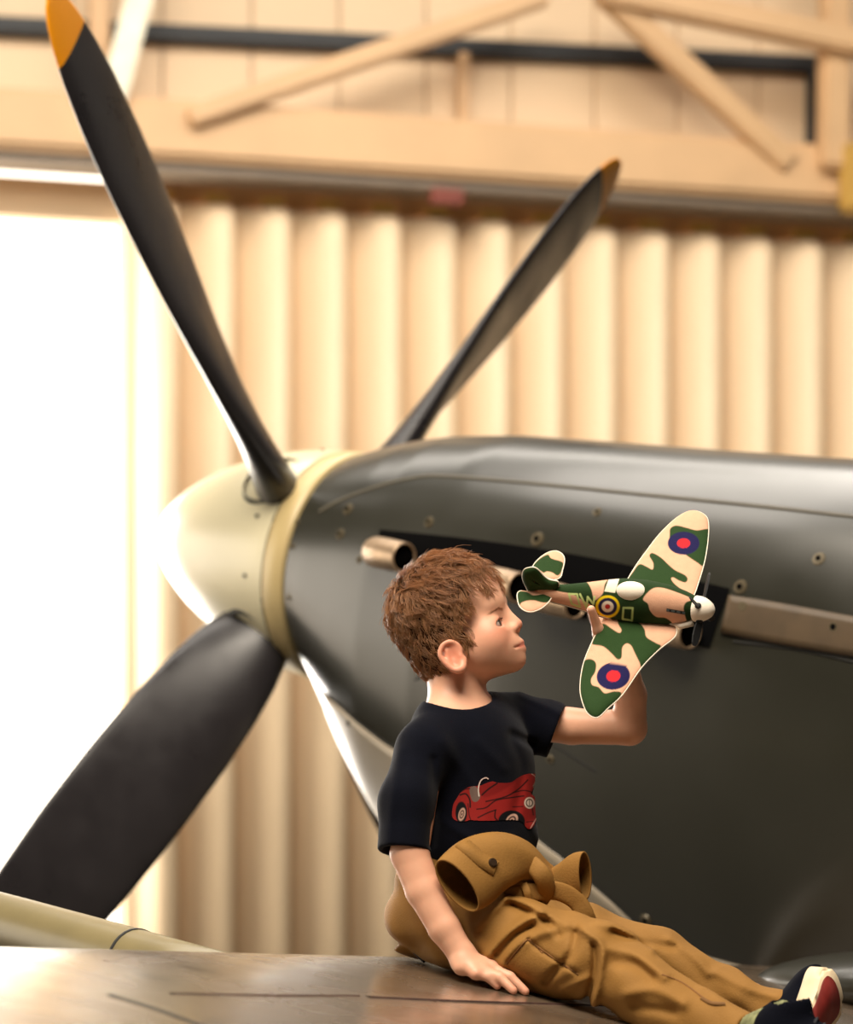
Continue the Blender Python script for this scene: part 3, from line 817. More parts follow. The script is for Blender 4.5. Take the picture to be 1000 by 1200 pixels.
for s in (-1, 1):
    r0, r1, r2 = [], [], []
    for k in range(70):
        t = random.random(); u = .0885-.020*t**1.6; y = s*(.018+.026*t); v = -.0180+.003*math.sin(PI*min(t*1.1, 1))-.003*t+random.uniform(-.0016, .0016)
        h_ = BB.ray_cast(Vector(hw(.16, y, v)), -HFv)[0]; g_ = BB.ray_cast(Vector(hw(.16, y+s*.006, v+.0006)), -HFv)[0]
        if h_ is None or g_ is None: continue
        p = np3(h_+HFv*.0004); d = np3(g_+HFv*.0012)
        r0.append(p); r1.append((p+d)/2); r2.append(d)
    strands('eyebrow', r0, r1, r2, .00022, M_brow, person)
    r0, r1, r2 = [], [], []
    for k in range(34):
        t = k/33; y = s*(.022+.026*t); u = .0775-.010*t**2; v = -.0315-.0080*t-.002*(t*2-1)**2
        p = hw(u-.001, y, v); r0.append(p); r1.append(hw(u+.0015, y+s*.001, v-.0004)); r2.append(hw(u+.0030, y+s*.002, v+.0012))
    strands('eyelashes', r0, r1, r2, .00026, mat('lash', (60, 40, 28), .6), person)

# ---- hair
M_hair = mat('brown_hair', (110, 66, 34), .42, var=.1, attr='Col', spec=.45)
nt = M_hair.node_tree; bs = nt.nodes['Principled BSDF']; tr = nt.nodes.new('ShaderNodeBsdfTranslucent'); tr.inputs[0].default_value = (*lin((226, 160, 100)), 1)
mxs = nt.nodes.new('ShaderNodeMixShader'); mxs.inputs[0].default_value = .28
nt.links.new(bs.outputs[0], mxs.inputs[1]); nt.links.new(tr.outputs[0], mxs.inputs[2]); nt.links.new(mxs.outputs[0], nt.nodes['Material Output'].inputs['Surface'])
CE = np.array([-.006, 0, .014]); CR = np.array([.091, .0750, .088]); CRL = np.array([.091, .0750, .135])
def hair_min(u, y):
    """lowest hair height on the head for a forward position u"""
    a = np.interp(u, [-.12, -.085, -.06, -.040, -.030, -.012, .000, .012, .020, .030, .050, .075, .095], [-.082, -.084, -.088, -.092, -.060, -.038, -.044, -.066, -.058, -.012, .008, .024, .032])
    side = np.clip((np.abs(y)-.03)/.03, 0, 1)
    return a+(1-side)*np.where(u > .03, .006, 0)
def on_skull(P, h):
    r_ = np.where(P[..., 2:3] < CE[2], CRL, CR); d = (P-CE)/r_; n = np.linalg.norm(d, axis=-1, keepdims=True); S = CE+r_*d/n
    nn = d/n/r_; nn /= np.linalg.norm(nn, axis=-1, keepdims=True)
    return S+nn*h, nn
NC, NS = 1300, 10
cl = []
while len(cl) < NC:
    d = rng.normal(size=3); d /= np.linalg.norm(d); p = CE+(CR if d[2] > 0 else CRL)*d
    if p[2] > hair_min(p[0], p[1]): cl.append(p)
cl = np.array(cl)
whorl = np.array([-.055, .045, .085])
def flow(P):
    _, n = on_skull(P, 0)
    w = P-whorl; w = w/(np.linalg.norm(w, axis=1, keepdims=True)+.01)
    g = w*1.0+np.array([.35, 0, -.1]); back = np.clip((-P[:, 0]-.03)/.05, 0, 1)[:, None]; g = g*(1-back)+back*(w+np.array([0, 0, -.9]))
    top = np.clip((P[:, 2]-.05)/.05, 0, 1)[:, None]; front = np.clip((P[:, 0]-.02)/.05, 0, 1)[:, None]
    g = g+top*front*np.array([.3, -.75, -.1])                       # fringe swept towards the near temple
    side = np.clip((np.abs(P[:, 1])-.05)/.02, 0, 1)[:, None]*(1-top); g = g+side*np.array([-.1, 0, -.8])
    g = g-n*(g*n).sum(1, keepdims=True); return g/(np.linalg.norm(g, axis=1, keepdims=True)+1e-6), n
fl, nn = flow(cl); top = np.clip((cl[:, 2]-.0)/.09, 0, 1)
perp = np.cross(nn, fl)
ang = rng.normal(0, .42, NC)[:, None]; fl = fl*np.cos(ang)+perp*np.sin(ang)
ln = (.020+.026*top)*rng.uniform(.8, 1.25, NC)
hgt = (.0050+.0125*top)*rng.uniform(.45, 1.25, NC)*(1+.35*np.clip((cl[:, 0]-.02)/.06, 0, 1)*top)
curl = rng.normal(0, .014, NC)*(.3+top)
R0, R1, R2, SH, RD = [], [], [], [], []
for j in range(NS):
    off = rng.normal(0, .0042, (NC, 3)); r, _ = on_skull(cl+off, -.001)
    m_, mn = on_skull(cl+off*.8+fl*ln[:, None]*.5, 0); m_ = m_+mn*hgt[:, None]*1.1+perp*curl[:, None]
    e_, en = on_skull(cl+off*.45+fl*ln[:, None], 0); e_ = e_+en*(hgt*rng.uniform(.55, 1.05, NC))[:, None]+rng.normal(0, .0012, (NC, 3))
    R0.append(r); R1.append(m_); R2.append(e_)
    b = np.array(lin((170, 124, 84)))*rng.uniform(.5, 1.5, (NC, 1)); SH.append(b)
    RD.append(rng.uniform(.00042, .0007, NC))
def to_w(P): return np3(HC)+P @ HM.T
R0, R1, R2 = [to_w(np.concatenate(a)) for a in (R0, R1, R2)]
fly = rng.random(len(R0)) < .012
R2[fly] += (R2[fly]-np3(HC))*rng.uniform(.02, .10, (fly.sum(), 1)); 
hair = strands('hair', R0, R1, R2, np.concatenate(RD), M_hair, person, np.concatenate(SH), n=3, seg=6)
tag(hair, 'short tousled brown hair', kind='stuff')
# under layer of hair lying on the scalp
nu, nv = 90, 60
th = np.linspace(0, 2*PI, nu, endpoint=False); ph = np.linspace(-1.35, PI/2-.02, nv)
D = np.stack(np.broadcast_arrays(np.cos(ph)[None]*np.cos(th)[:, None], np.cos(ph)[None]*np.sin(th)[:, None], np.sin(ph)[None]+0*th[:, None]), -1).reshape(-1, 3)
P = CE+np.where(D[:, 2:3] > 0, CR, CRL)*D; tp_ = np.clip(P[:, 2]/.09, 0, 1); keep = P[:, 2] > hair_min(P[:, 0], P[:, 1])+.003
P2, _ = on_skull(P, (.0010+.0045*tp_)[:, None])
Fc = grid_faces(nu, nv, cu=True); Fc = Fc[keep[Fc].all(1)]
hb = mesh_obj('hair_under_layer', to_w(P2), Fc, mat('dark_hair_roots', (62, 38, 22), .75, spec=.1), person)

# ---- T-shirt
S = SDF(axis(-.13, .30, .0025), axis(4.16, 4.62, .0025), axis(1.48, 1.90, .0025))
S.ell(A(551, 902, 4.41), (.096, .122, .125), TM, .02); S.ell(A(554, 978, 4.405), (.100, .112, .130), TM, .03)
S.cap(A(506, 872, 4.33), A(592, 852, 4.485), .040, .042, .035)
S.cap(A(524, 841, 4.40), SR, .034, .038, .03); S.cap(A(558, 841, 4.43), SL_, .038, .040, .03); S.cap(A(520, 846, 4.38), A(560, 850, 4.42), .045, .045, .02)
S.chain([SR+np.array([-.004, 0, 0]), A(478, 940, 4.268), A(473, 1012, 4.245)], [.042, .0435, .0425], .02)
S.chain([A(597, 848, 4.485), A(640, 852, 4.475), A(664, 862, 4.47)], [.043, .0425, .048], .018)
# creases
def folds(G, lines, k_amp=1.0):
    """raise or sink the cloth along creases: (photo polyline, amplitude m, width px, near depth limit)"""
    X = G.x[:, None, None]; Y = G.y[None, :, None]; Z = G.z[None, None, :]
    for pts, amp, w, dmax in lines:
        P = spline(pts, 5); m = 3*w+2
        ok_y = G.y < dmax
        if not ok_y.any(): continue
        ys = np.nonzero(ok_y)[0]; y0, y1 = ys[0], ys[-1]+1
        lo = min((P[:, 0].min()-m-500)/FPX*d for d in (G.y[y0], G.y[y1-1])); hi = max((P[:, 0].max()+m-500)/FPX*d for d in (G.y[y0], G.y[y1-1]))
        zl = min(CZ+(YH-P[:, 1].max()-m)/FPX*d for d in (G.y[y0], G.y[y1-1])); zh = max(CZ+(YH-P[:, 1].min()+m)/FPX*d for d in (G.y[y0], G.y[y1-1]))
        i0, i1 = np.searchsorted(G.x, [lo, hi]); k0, k1 = np.searchsorted(G.z, [zl, zh])
        if i1 <= i0 or k1 <= k0: continue
        yy = Y[:, y0:y1]; px = 500+FPX*X[i0:i1]/yy+0*Z[:, :, k0:k1]; py = YH-FPX*(Z[:, :, k0:k1]-CZ)/yy+0*X[i0:i1]
        d = line_sdf(px, py, P)
        G.F[i0:i1, y0:y1, k0:k1] -= (amp*np.exp(-(d/w)**2)).astype(np.float32)
folds(S, [([(508, 890), (510, 940), (506, 990)], -.004, 5, 4.42), ([(520, 870), (560, 930), (575, 985)], .003, 8, 4.45), ([(600, 868), (612, 900), (604, 950)], -.003, 6, 4.45),
          ([(608, 812), (640, 828), (664, 840)], .003, 5, 4.5), ([(600, 860), (625, 872)], -.005, 5, 4.5), ([(470, 880), (460, 940), (455, 995)], .003, 6, 4.4),
          ([(515, 960), (560, 985), (600, 980)], .003, 6, 4.4), ([(625, 970), (640, 1000)], .003, 6, 4.45), ([(560, 870), (590, 900)], .0025, 7, 4.45)])
# sleeve hems, waist and neck opening; sleeves are hollow
hemR, dR = A(473, 998, 4.25), A(472, 1010, 4.245)-A(477, 940, 4.268); hemL, dL = A(652, 857, 4.472), A(658, 860, 4.47)-A(616, 845, 4.475)
def box_around(c, r): return (np.array(c)-r, np.array(c)+r)
S.half(hemR, dR+np.array([0, 0, 0]), .002, *(np.array([-.13, 4.16, 1.50]), np.array([.009, 4.31, 1.66])))
S.half(hemL, dL, .002, *(np.array([.17, 4.38, 1.70]), np.array([.30, 4.60, 1.90])))
S.cap(hemR+dR*.3, hemR-dR*.10, .038, .032, .002, 'cut'); S.cap(hemL+dL*.3, hemL-dL*.3, .042, .033, .002, 'cut')
c20, s20 = math.cos(math.radians(20)), math.sin(math.radians(20)); NM = np.array([[c20, 0, -s20], [0, 1, 0], [s20, 0, c20]])
S.ell(A(538.5, 811, 4.392), (.061, .078, .046), NM, .004, 'cut'); S.cap(hw(-.026, 0, -.05), A(538, 812, 4.41), .052, .052, .004, 'cut')
S.half(A(550, 1040, 4.4), (0, 0, -1), .002)
Vs, Fs = S.mesh(); Vs = smooth_mesh(Vs, Fs, 2, .5); del S
shirt = mesh_obj('t_shirt', Vs, Fs, M_shirt, person); shirt['label'] = 'navy cotton T-shirt with red car print'
BS = BVHTree.FromPolygons([Vector(v) for v in Vs], [tuple(int(q) for q in f) for f in Fs])
def hit(bvh, px, py):
    c, d = ray(px, py); h = bvh.ray_cast(c, d); return h
# ---- the red car printed on the chest (flat print, laid on the cloth)
C6 = lambda pts: [(520+x*.13, 890+y*.13) for x, y in pts]
outline = C6([(78, 500), (88, 410), (120, 350), (160, 290), (200, 262), (245, 245), (300, 240), (335, 235), (380, 215), (440, 200), (500, 212), (600, 208), (660, 170), (720, 140), (790, 128), (845, 150), (860, 250), (866, 380), (862, 470), (830, 550), (790, 620), (745, 618), (700, 560), (600, 545), (470, 550), (300, 550), (240, 545), (205, 555), (150, 560), (95, 540)])
xs_, ys_ = np.meshgrid(np.arange(527, 635, .34), np.arange(906, 973, .34), indexing='ij'); nxp, nyp = xs_.shape
px, py = xs_.ravel(), ys_.ravel()
dd = poly_sdf(px, py, spline(outline, 4, True))
ws = C6([(318, 330), (312, 270), (322, 215), (345, 180), (380, 165), (400, 175)]); dws = line_sdf(px, py, spline(ws, 4))
vis = (dd < .25) | (dws < 1.0)
col = np.tile(np.array(lin((146, 32, 28))), (len(px), 1))
col = blend(col, poly_sdf(px, py, spline(C6([(300, 235), (480, 205), (660, 172), (560, 260), (420, 330), (340, 330)]), 4, True)), (128, 24, 22), 1.5)
col = blend(col, dd+0*px, (178, 40, 34), 1) if False else col
for pts in ([(235, 260), (290, 245), (330, 330), (300, 380), (255, 365)],):
    col = blend(col, poly_sdf(px, py, spline(C6(pts), 4, True)), (112, 92, 84), .4)
for pts, w in (([(150, 320), (200, 310), (235, 360), (240, 430)], .9), ([(140, 305), (190, 270), (235, 262)], .6), ([(345, 320), (400, 270), (480, 215)], .9), ([(380, 380), (560, 335), (680, 260), (755, 185)], .75),
               ([(300, 448), (380, 435), (470, 370), (600, 345), (720, 330)], .7), ([(620, 300), (720, 280), (800, 300), (830, 330)], .6), ([(310, 525), (400, 480), (470, 455)], .7),
               ([(620, 428), (710, 425)], .5), ([(220, 400), (230, 500), (245, 545)], .5), ([(795, 440), (805, 500)], .6), ([(745, 565), (800, 560)], .5), ([(465, 460), (460, 520), (480, 545)], .8)):
    col = blend(col, line_sdf(px, py, spline(C6(pts), 4))-w, (24, 10, 12), .5)
for cx, cy, rx, ry in ((160, 480, 52, 100), (610, 560, 120, 100)):               # wheel arches
    e = np.sqrt(((px-520-cx*.13)/(rx*.13))**2+((py-890-cy*.13)/(ry*.13))**2); col = blend(col, (e-1)*rx*.13, (9, 9, 14), .5)
for cx, cy, rx, ry, tl in ((165, 495, 30, 60, .25), (612, 550, 48, 66, .7)):     # wheels
    X_, Y_ = px-520-cx*.13, py-890-cy*.13; c_, s_ = math.cos(tl), math.sin(tl); X2, Y2 = X_*c_+Y_*s_, -X_*s_+Y_*c_
    e = np.sqrt((X2/(rx*.13))**2+(Y2/(ry*.13))**2); col = blend(col, (e-1)*rx*.13, (188, 150, 132), .4); col = blend(col, (np.abs(e-.55)-.12)*rx*.13, (70, 52, 48), .4); col = blend(col, (e-.2)*rx*.13, (40, 30, 30), .4)
e = np.sqrt(((px-520-770*.13)/(46*.13))**2+((py-890-392*.13)/(52*.13))**2); col = blend(col, (e-1)*6, (226, 206, 190), .4); col = blend(col, (np.abs(e-.62)-.10)*6, (40, 30, 30), .4)
col = blend(col, np.abs(px-520-770*.13)-.35+np.where(e < .5, 0, 9), (60, 50, 50), .3)
gr = poly_sdf(px, py, C6([(800, 240), (830, 180), (852, 220), (858, 330), (840, 330)])); col = blend(col, gr, (196, 176, 160), .4); col = blend(col, np.where(gr < 0, np.abs((py*1.3) % 1.6-.8)-.45, 9), (60, 30, 28), .3)
col = blend(col, line_sdf(px, py, spline(C6([(790, 130), (835, 170), (858, 260), (864, 400), (835, 520), (780, 620)]), 4))-.35, (214, 180, 166), .4)
col = blend(col, dws-.55, (226, 214, 202), .4)
idx = -np.ones(len(px), int); Vd = []
for q in np.nonzero(vis)[0]:
    h = hit(BS, px[q], py[q])
    if h[0] is None: continue
    n = h[1] if h[1].y < 0 else -h[1]
    idx[q] = len(Vd); Vd.append(list(h[0]+n*.0009))
Fd = grid_faces(nxp, nyp); Fd = idx[Fd]; Fd = Fd[(Fd >= 0).all(1)]
Vd = np.array(Vd); el = np.linalg.norm(Vd[Fd[:, 0]]-Vd[Fd[:, 2]], axis=1); Fd = Fd[el < .006]
pr_ = mesh_obj('car_print', Vd, Fd, mat('screen_print', (180, 40, 34), .8, attr='Col', var=.04, spec=.2), shirt, attr=col[np.nonzero(idx >= 0)[0]])
pr_['label'] = 'red vintage open car printed on the chest'

# ---- overalls: trousers with the top folded down
G = SDF(axis(-.11, .62, .0032), axis(3.90, 4.66, .0032), axis(1.20, 1.64, .0032))
G.ell(A(535, 1072, 4.405), (.112, .122, .078), TM, .02); G.ell(A(548, 1030, 4.405), (.106, .120, .058), TM, .03)
G.chain([A(545, 1090, 4.335), A(640, 1115, 4.24), KR+np.array([0, 0, .004]), A(785, 1180, 4.085), AR], [.074, .070, .060, .050, .040], .03, ks=.012)
G.chain([A(585, 1078, 4.46), A(690, 1104, 4.42), KL+np.array([0, 0, 0]), A(845, 1160, 4.32), AL], [.068, .058, .047, .037, .032], .03, ks=.012)
G.ell(A(492, 1092, 4.43), (.035, .05, .035), TM, .012); G.ell(A(487, 1112, 4.42), (.028, .05, .014), TM, .008); G.ell(A(500, 1062, 4.42), (.035, .05, .03), TM, .015)
X = G.x[:, None, None]; Y = G.y[None, :, None]; Z = G.z[None, None, :]
leg = np.clip((X-.06)/.1, 0, 1)
wv = np.sin(72*X+40*Z-22*Y+2.2*np.sin(31*Z+17*X))*.0022+np.sin(38*X-66*Z+30*Y+1.7*np.sin(25*X))*.0022+np.sin(120*X+95*Z+60*Y)*.0006
G.F += wv.astype(np.float32)
LN = 4.40
folds(G, [([(594, 1050), (632, 1066), (664, 1084)], .010, 7, LN), ([(560, 1086), (578, 1068), (592, 1054)], .008, 5, LN), ([(571, 1122), (600, 1090), (634, 1070)], .009, 6, LN),
          ([(590, 1130), (606, 1110), (630, 1096), (650, 1090)], .008, 6, LN), ([(582, 1118), (604, 1096), (624, 1084)], -.008, 4, LN), ([(640, 1150), (668, 1120), (676, 1094)], -.010, 5, LN),
          ([(696, 1178), (704, 1140), (706, 1108), (684, 1090)], .010, 5, LN), ([(688, 1172), (697, 1138), (696, 1108)], -.010, 4, LN), ([(660, 1160), (690, 1146)], .006, 5, LN),
          ([(722, 1128), (745, 1132), (764, 1146)], -.007, 6, LN), ([(716, 1112), (748, 1120), (780, 1144)], .007, 6, LN), ([(700, 1082), (740, 1094), (765, 1112)], .006, 6, 4.5),
          ([(720, 1092), (750, 1104), (790, 1110)], -.006, 5, 4.5), ([(785, 1100), (815, 1122), (830, 1140)], .006, 6, 4.5), ([(840, 1140), (880, 1160), (910, 1168)], .005, 5, 4.5),
          ([(735, 1165), (765, 1160), (800, 1176)], .006, 7, LN), ([(745, 1180), (790, 1186)], -.006, 6, LN), ([(540, 1092), (560, 1120), (575, 1140)], -.008, 6, LN), ([(525, 1080), (545, 1110), (560, 1135)], .007, 6, LN),
          ([(619, 1101), (640, 1118), (676, 1140)], -.006, 2.2, LN), ([(594, 1128), (619, 1101)], -.005, 2.2, LN), ([(600, 1060), (640, 1078), (655, 1096)], -.007, 4, LN)])
# open hems and the flat underside resting on the wing
dr = AR-A(785, 1180, 4.085); dl = AL-A(845, 1160, 4.32)
G.half(AR+dr*.02, dr, .002, (.40, 3.90, 1.20), (.62, 4.16, 1.44)); G.half(AL+dl*.10, dl, .002, (.44, 4.16, 1.24), (.62, 4.42, 1.50))
G.cap(AR+dr*.3, AR-dr*.16, .032, .030, .002, 'cut'); G.cap(AL+dl*.3, AL-dl*.10, .025, .022, .002, 'cut')
def wz(X, Y, Z):
    a = (X-A0.x)*AH.x+(Y-A0.y)*AH.y; q = (X-A0.x)*QS.x+(Y-A0.y)*QS.y; t = a+TC
    zt = np.where(t >= 0, -.23*(t-.12*(1-np.exp(-np.maximum(t, 0)/.12))), -.13*(1-np.sqrt(np.clip(1-(t/.165)**2, 0, 1))))
    return A0.z+zt+.0374-.036*q+.0006-Z
G.put(wz, (-9,)*3, (9,)*3, .004, 'and')
Vt, Ft = G.mesh(); Vt = smooth_mesh(Vt, Ft, 1, .5); del G
trousers = mesh_obj('overalls', Vt, Ft, M_khaki, person); trousers['label'] = 'khaki canvas overalls with sleeves tied round the waist'
BT_ = BVHTree.FromPolygons([Vector(v) for v in Vt], [tuple(int(q) for q in f) for f in Ft])
def stitch(name, pxs, w, m, parent, bvh, lift=.0012, n=6):
    pts = []
    for x, y in spline(pxs, n):
        h = hit(bvh, x, y)
        if h[0] is None: continue
        nn_ = h[1] if h[1].y < 0 or h[1].z > 0 else -h[1]; pts.append((h[0], nn_))
    if len(pts) > 2: return surf_strip(name, pts, w, m, parent, lift)
stitch('pocket_seam', [(594, 1129), (606, 1114), (619, 1101), (628, 1108), (636, 1117)], .0030, M_thread, trousers, BT_)
stitch('pocket_seam', [(619, 1101), (648, 1122), (678, 1142)], .0030, M_thread, trousers, BT_)
stitch('leg_seam', [(776, 1142), (800, 1152), (825, 1170)], .0025, M_thread, trousers, BT_)
stitch('hem_tab', [(822, 1170), (834, 1176), (850, 1177)], .006, M_khaki_in, trousers, BT_, .002)

# folded sleeves: open cuffs made of cloth tubes with an oval section
def cloth_tube(name, secs, m, parent, n=36, thick=.0028, wob=.0025, seed=1):
    """secs: (px, py, depth, major dir in the picture plane (x, z), half major m, half minor m)"""
    r_ = np.random.default_rng(seed); ph = r_.uniform(0, 6, 4); pts = []
    S_ = spline([[*A(s[0], s[1], s[2]), s[3][0], s[3][1], s[4], s[5], s[3][2] if len(s[3]) > 2 else 0] for s in secs], 6)
    V = []
    for i, q in enumerate(S_):
        c = q[:3]; t = S_[min(i+1, len(S_)-1)][:3]-S_[max(i-1, 0)][:3]; t /= np.linalg.norm(t)
        e1 = np.array([q[3], q[7], q[4]]); e1 -= t*(e1 @ t); e1 /= np.linalg.norm(e1); e2 = np.cross(t, e1)
        f = i/len(S_)
        for k in range(n):
            a = 2*PI*k/n; w = 1+(wob/.03)*f*(math.sin(3*a+ph[0]+4*f)+.7*math.sin(5*a+ph[1]-6*f))
            V.append(c+(e1*q[5]*math.cos(a)+e2*q[6]*math.sin(a))*w)
    o = mesh_obj(name, np.array(V), grid_faces(len(S_), n, cv=True), m, parent)
    so = o.modifiers.new('t', 'SOLIDIFY'); so.thickness = thick; so.offset = 0
    return o, np.array(V), grid_faces(len(S_), n, cv=True), S_
sl1, V1, F1, S1 = cloth_tube('tied_sleeve', [(536, 1038, 4.190, (.60, -.78, 0), .048, .024), (546, 1030, 4.212, (.60, -.78, 0), .052, .028), (564, 1017, 4.238, (.60, -.78, 0), .052, .031),
                 (588, 1009, 4.255, (.40, -.9, 0), .044, .032), (610, 1010, 4.275, (.2, -.97, 0), .032, .028), (632, 1024, 4.30, (.1, -1, 0), .022, .022), (648, 1034, 4.32, (0, -1, 0), .020, .018)], M_khaki, person, seed=2)
sl2, V2, F2, S2 = cloth_tube('tied_sleeve', [(686, 1026, 4.275, (.22, -.97, .05), .0375, .017), (676, 1026, 4.285, (.2, -.97, 0), .034, .020), (662, 1030, 4.30, (.15, -.98, 0), .025, .021), (646, 1036, 4.315, (0, -1, 0), .020, .018), (628, 1036, 4.32, (0, -1, 0), .020, .02)], M_khaki, person, seed=5)
BVs = BVHTree.FromPolygons([Vector(v) for v in V1], [tuple(int(q) for q in f) for f in F1])
tb = spline([(542, 990), (552, 998), (566, 1010), (580, 1018)], 6); Vv = []; ok_ = []
for i, (x, y) in enumerate(tb):
    h = hit(BVs, x, y)
    if h[0] is None: continue
    n_ = h[1] if h[1].y < 0 else -h[1]; ok_.append((h[0]+n_*.002, n_))
if len(ok_) > 3: surf_strip('cuff_tab', ok_, .026, M_khaki, sl1, .0022)
h = hit(BVs, 576, 1012)
if h[0]:
    n_ = h[1] if h[1].y < 0 else -h[1]
    bm = bmesh.new(); bmesh.ops.create_cone(bm, cap_ends=True, segments=24, radius1=.0075, radius2=.0068, depth=.003)
    bmesh.ops.bevel(bm, geom=[e for e in bm.edges if all(v.co.z > 0 for v in e.verts)], offset=.001, segments=2, affect='EDGES')
    bt = bm_obj('cuff_button', bm, M_button, sl1, smooth=False); bt.location = h[0]+n_*.0065; bt.rotation_euler = n_.to_track_quat('Z', 'Y').to_euler(); bt['label'] = 'dark round cuff button'
# drooping waistband and the knot
def band(name, secs, w, thick, m, parent):
    S_ = spline([[*A(*s)] for s in secs], 8); V = []
    for i, c in enumerate(S_):
        t = S_[min(i+1, len(S_)-1)]-S_[max(i-1, 0)]; t /= np.linalg.norm(t)
        vw = c-np.array([0, 0, CZ]); vw /= np.linalg.norm(vw); e = np.cross(t, vw); e /= np.linalg.norm(e); n_ = np.cross(e, t)
        for k in range(16):
            a = 2*PI*k/16; V.append(c+e*w/2*math.copysign(abs(math.cos(a))**.7, math.cos(a))+n_*thick/2*math.copysign(abs(math.sin(a))**.7, math.sin(a)))
    o = mesh_obj(name, np.array(V), grid_faces(len(S_), 16, cv=True), m, parent); return o
band('waistband', [(592, 1052, 4.262), (622, 1046, 4.262), (652, 1044, 4.268), (676, 1056, 4.272), (688, 1078, 4.275), (694, 1098, 4.30)], .030, .010, M_khaki, person)
band('belt_loop', [(614, 1036, 4.258), (618, 1046, 4.250), (620, 1058, 4.255)], .012, .006, M_khaki, person)
band('sleeve_knot', [(622, 1012, 4.268), (634, 1024, 4.252), (640, 1040, 4.262), (634, 1052, 4.28)], .030, .024, M_khaki, person)
band('back_strap', [(478, 1106, 4.44), (487, 1112, 4.38), (500, 1124, 4.36)], .016, .008, mat('dark_strap', (34, 28, 22), .7), person)

# ---- socks and canvas shoes
M_canvas = mat('navy_canvas', (8, 10, 20), .9, spec=.08, var=.1, bump=.2, bscale=300)
M_rub = mat('cream_rubber', (236, 214, 178), .55, var=.05, scale=30)
M_redsole = mat('red_outsole', (128, 36, 30), .6, var=.2, scale=40)
M_sock = mat('camo_sock', (120, 122, 84), .9, var=.75, scale=70)
def shoe(heel, toe, nrm, ankle):
    heel, toe, nrm = [np.array(v, float) for v in (heel, toe, nrm)]
    a = toe-heel; L_ = np.linalg.norm(a); a /= L_; n = nrm-a*(nrm @ a); n /= np.linalg.norm(n); b = np.cross(n, a)
    prof = spline([(0, .0), (.03, .022), (.15, .032), (.35, .031), (.55, .035), (.75, .040), (.90, .034), (.98, .016), (1.0, 0), (.98, -.018), (.90, -.036), (.75, -.041), (.55, -.036), (.35, -.031), (.15, -.032), (.03, -.022)], 4, True)
    def slab(name, n0, n1, sc, m, bev):
        bm = bmesh.new(); lo = []; hi = []
        for (x, y) in prof:
            y *= 1.2; xx = .5+(x-.5)*sc
            lo.append(bm.verts.new(heel+a*L_*xx+b*y*sc+n*n0)); hi.append(bm.verts.new(heel+a*L_*xx+b*y*sc+n*n1))
        bm.faces.new(lo[::-1]); tf = bm.faces.new(hi)
        for i in range(len(lo)): bm.faces.new((lo[i], lo[(i+1) % len(lo)], hi[(i+1) % len(lo)], hi[i]))
        bmesh.ops.bevel(bm, geom=list(tf.edges), offset=bev, segments=3, affect='EDGES')
        return bm_obj(name, bm, m, person, smooth=True)
    s1_, s2_ = slab('sole', -.004, .026, 1.0, M_rub, .006), slab('outsole', .022, .0275, .80, M_redsole, .001)
    g = SDF(*[np.arange(lo_, hi_, .003) for lo_, hi_ in zip(np.minimum(heel, toe)-.11, np.maximum(heel, toe)+.11)])
    P_ = lambda x, y, h: heel+a*L_*x+b*y-n*h
    M_ = np.stack([a, b, n], 1)
    g.ell(P_(.80, 0, .004), (.042, .043, .034), M_, .02); g.ell(P_(.22, 0, .018), (.044, .036, .048), M_, .02); g.ell(P_(.5, 0, .014), (.062, .037, .042), M_, .02)
    g.cap(P_(.22, 0, .03), P_(.30, 0, .066), .030, .028, .02); g.half(heel+n*.0, n, .002); g.cap(P_(.26, 0, .056), P_(.27, 0, .11), .024, .026, .003, 'cut')
    v_, f_ = g.mesh(); up = mesh_obj('shoe', smooth_mesh(v_, f_, 1), f_, M_canvas, person); up['label'] = 'navy canvas shoe with cream rubber sole'; s1_.parent = up; s2_.parent = up
    for i in range(4):
        x = .48+.085*i; tube('lace', [Vector(P_(x-.02, -.024, .040-.028*(x-.48))), Vector(P_(x, 0, .064-.06*(x-.48))), Vector(P_(x+.02, .024, .040-.028*(x-.48)))], .0028, mat('navy_lace', (14, 16, 26), .8), up, n=8)
    for i in range(2):
        x = .60+.10*i
        for s in (-1, 1):
            q = P_(x-.01, s*.028, .036-.02*(x-.46)); bm = bmesh.new(); bmesh.ops.create_uvsphere(bm, u_segments=10, v_segments=6, radius=.0032); bmesh.ops.translate(bm, verts=bm.verts, vec=Vector(q)); bm_obj('eyelet', bm, mat('brass_eyelet', (190, 130, 60), .35, metal=.7), up, smooth=True)
    q = P_(.27, 0, .05); ank = np.array(ankle)
    tube('sock', [Vector(ank-(q-ank)*.15), Vector(ank*.5+q*.5), Vector(q)], [.029, .028, .026], M_sock, person, n=20)
hl_ = A(931, 1222, 4.215); hl_[2] = wing_top(hl_[0], hl_[1])+.014
shoe(hl_, A(966, 1147, 4.295), (.84, -.54, .0), AL)
hr_ = A(888, 1228, 3.985); tr_ = hr_+np.array([.125, -.095, 0])
hr_[2] = wing_top(hr_[0], hr_[1])+.030; tr_[2] = wing_top(tr_[0], tr_[1])+.030
shoe(hr_, tr_, (.1, 0, -1), AR)
settle(person)
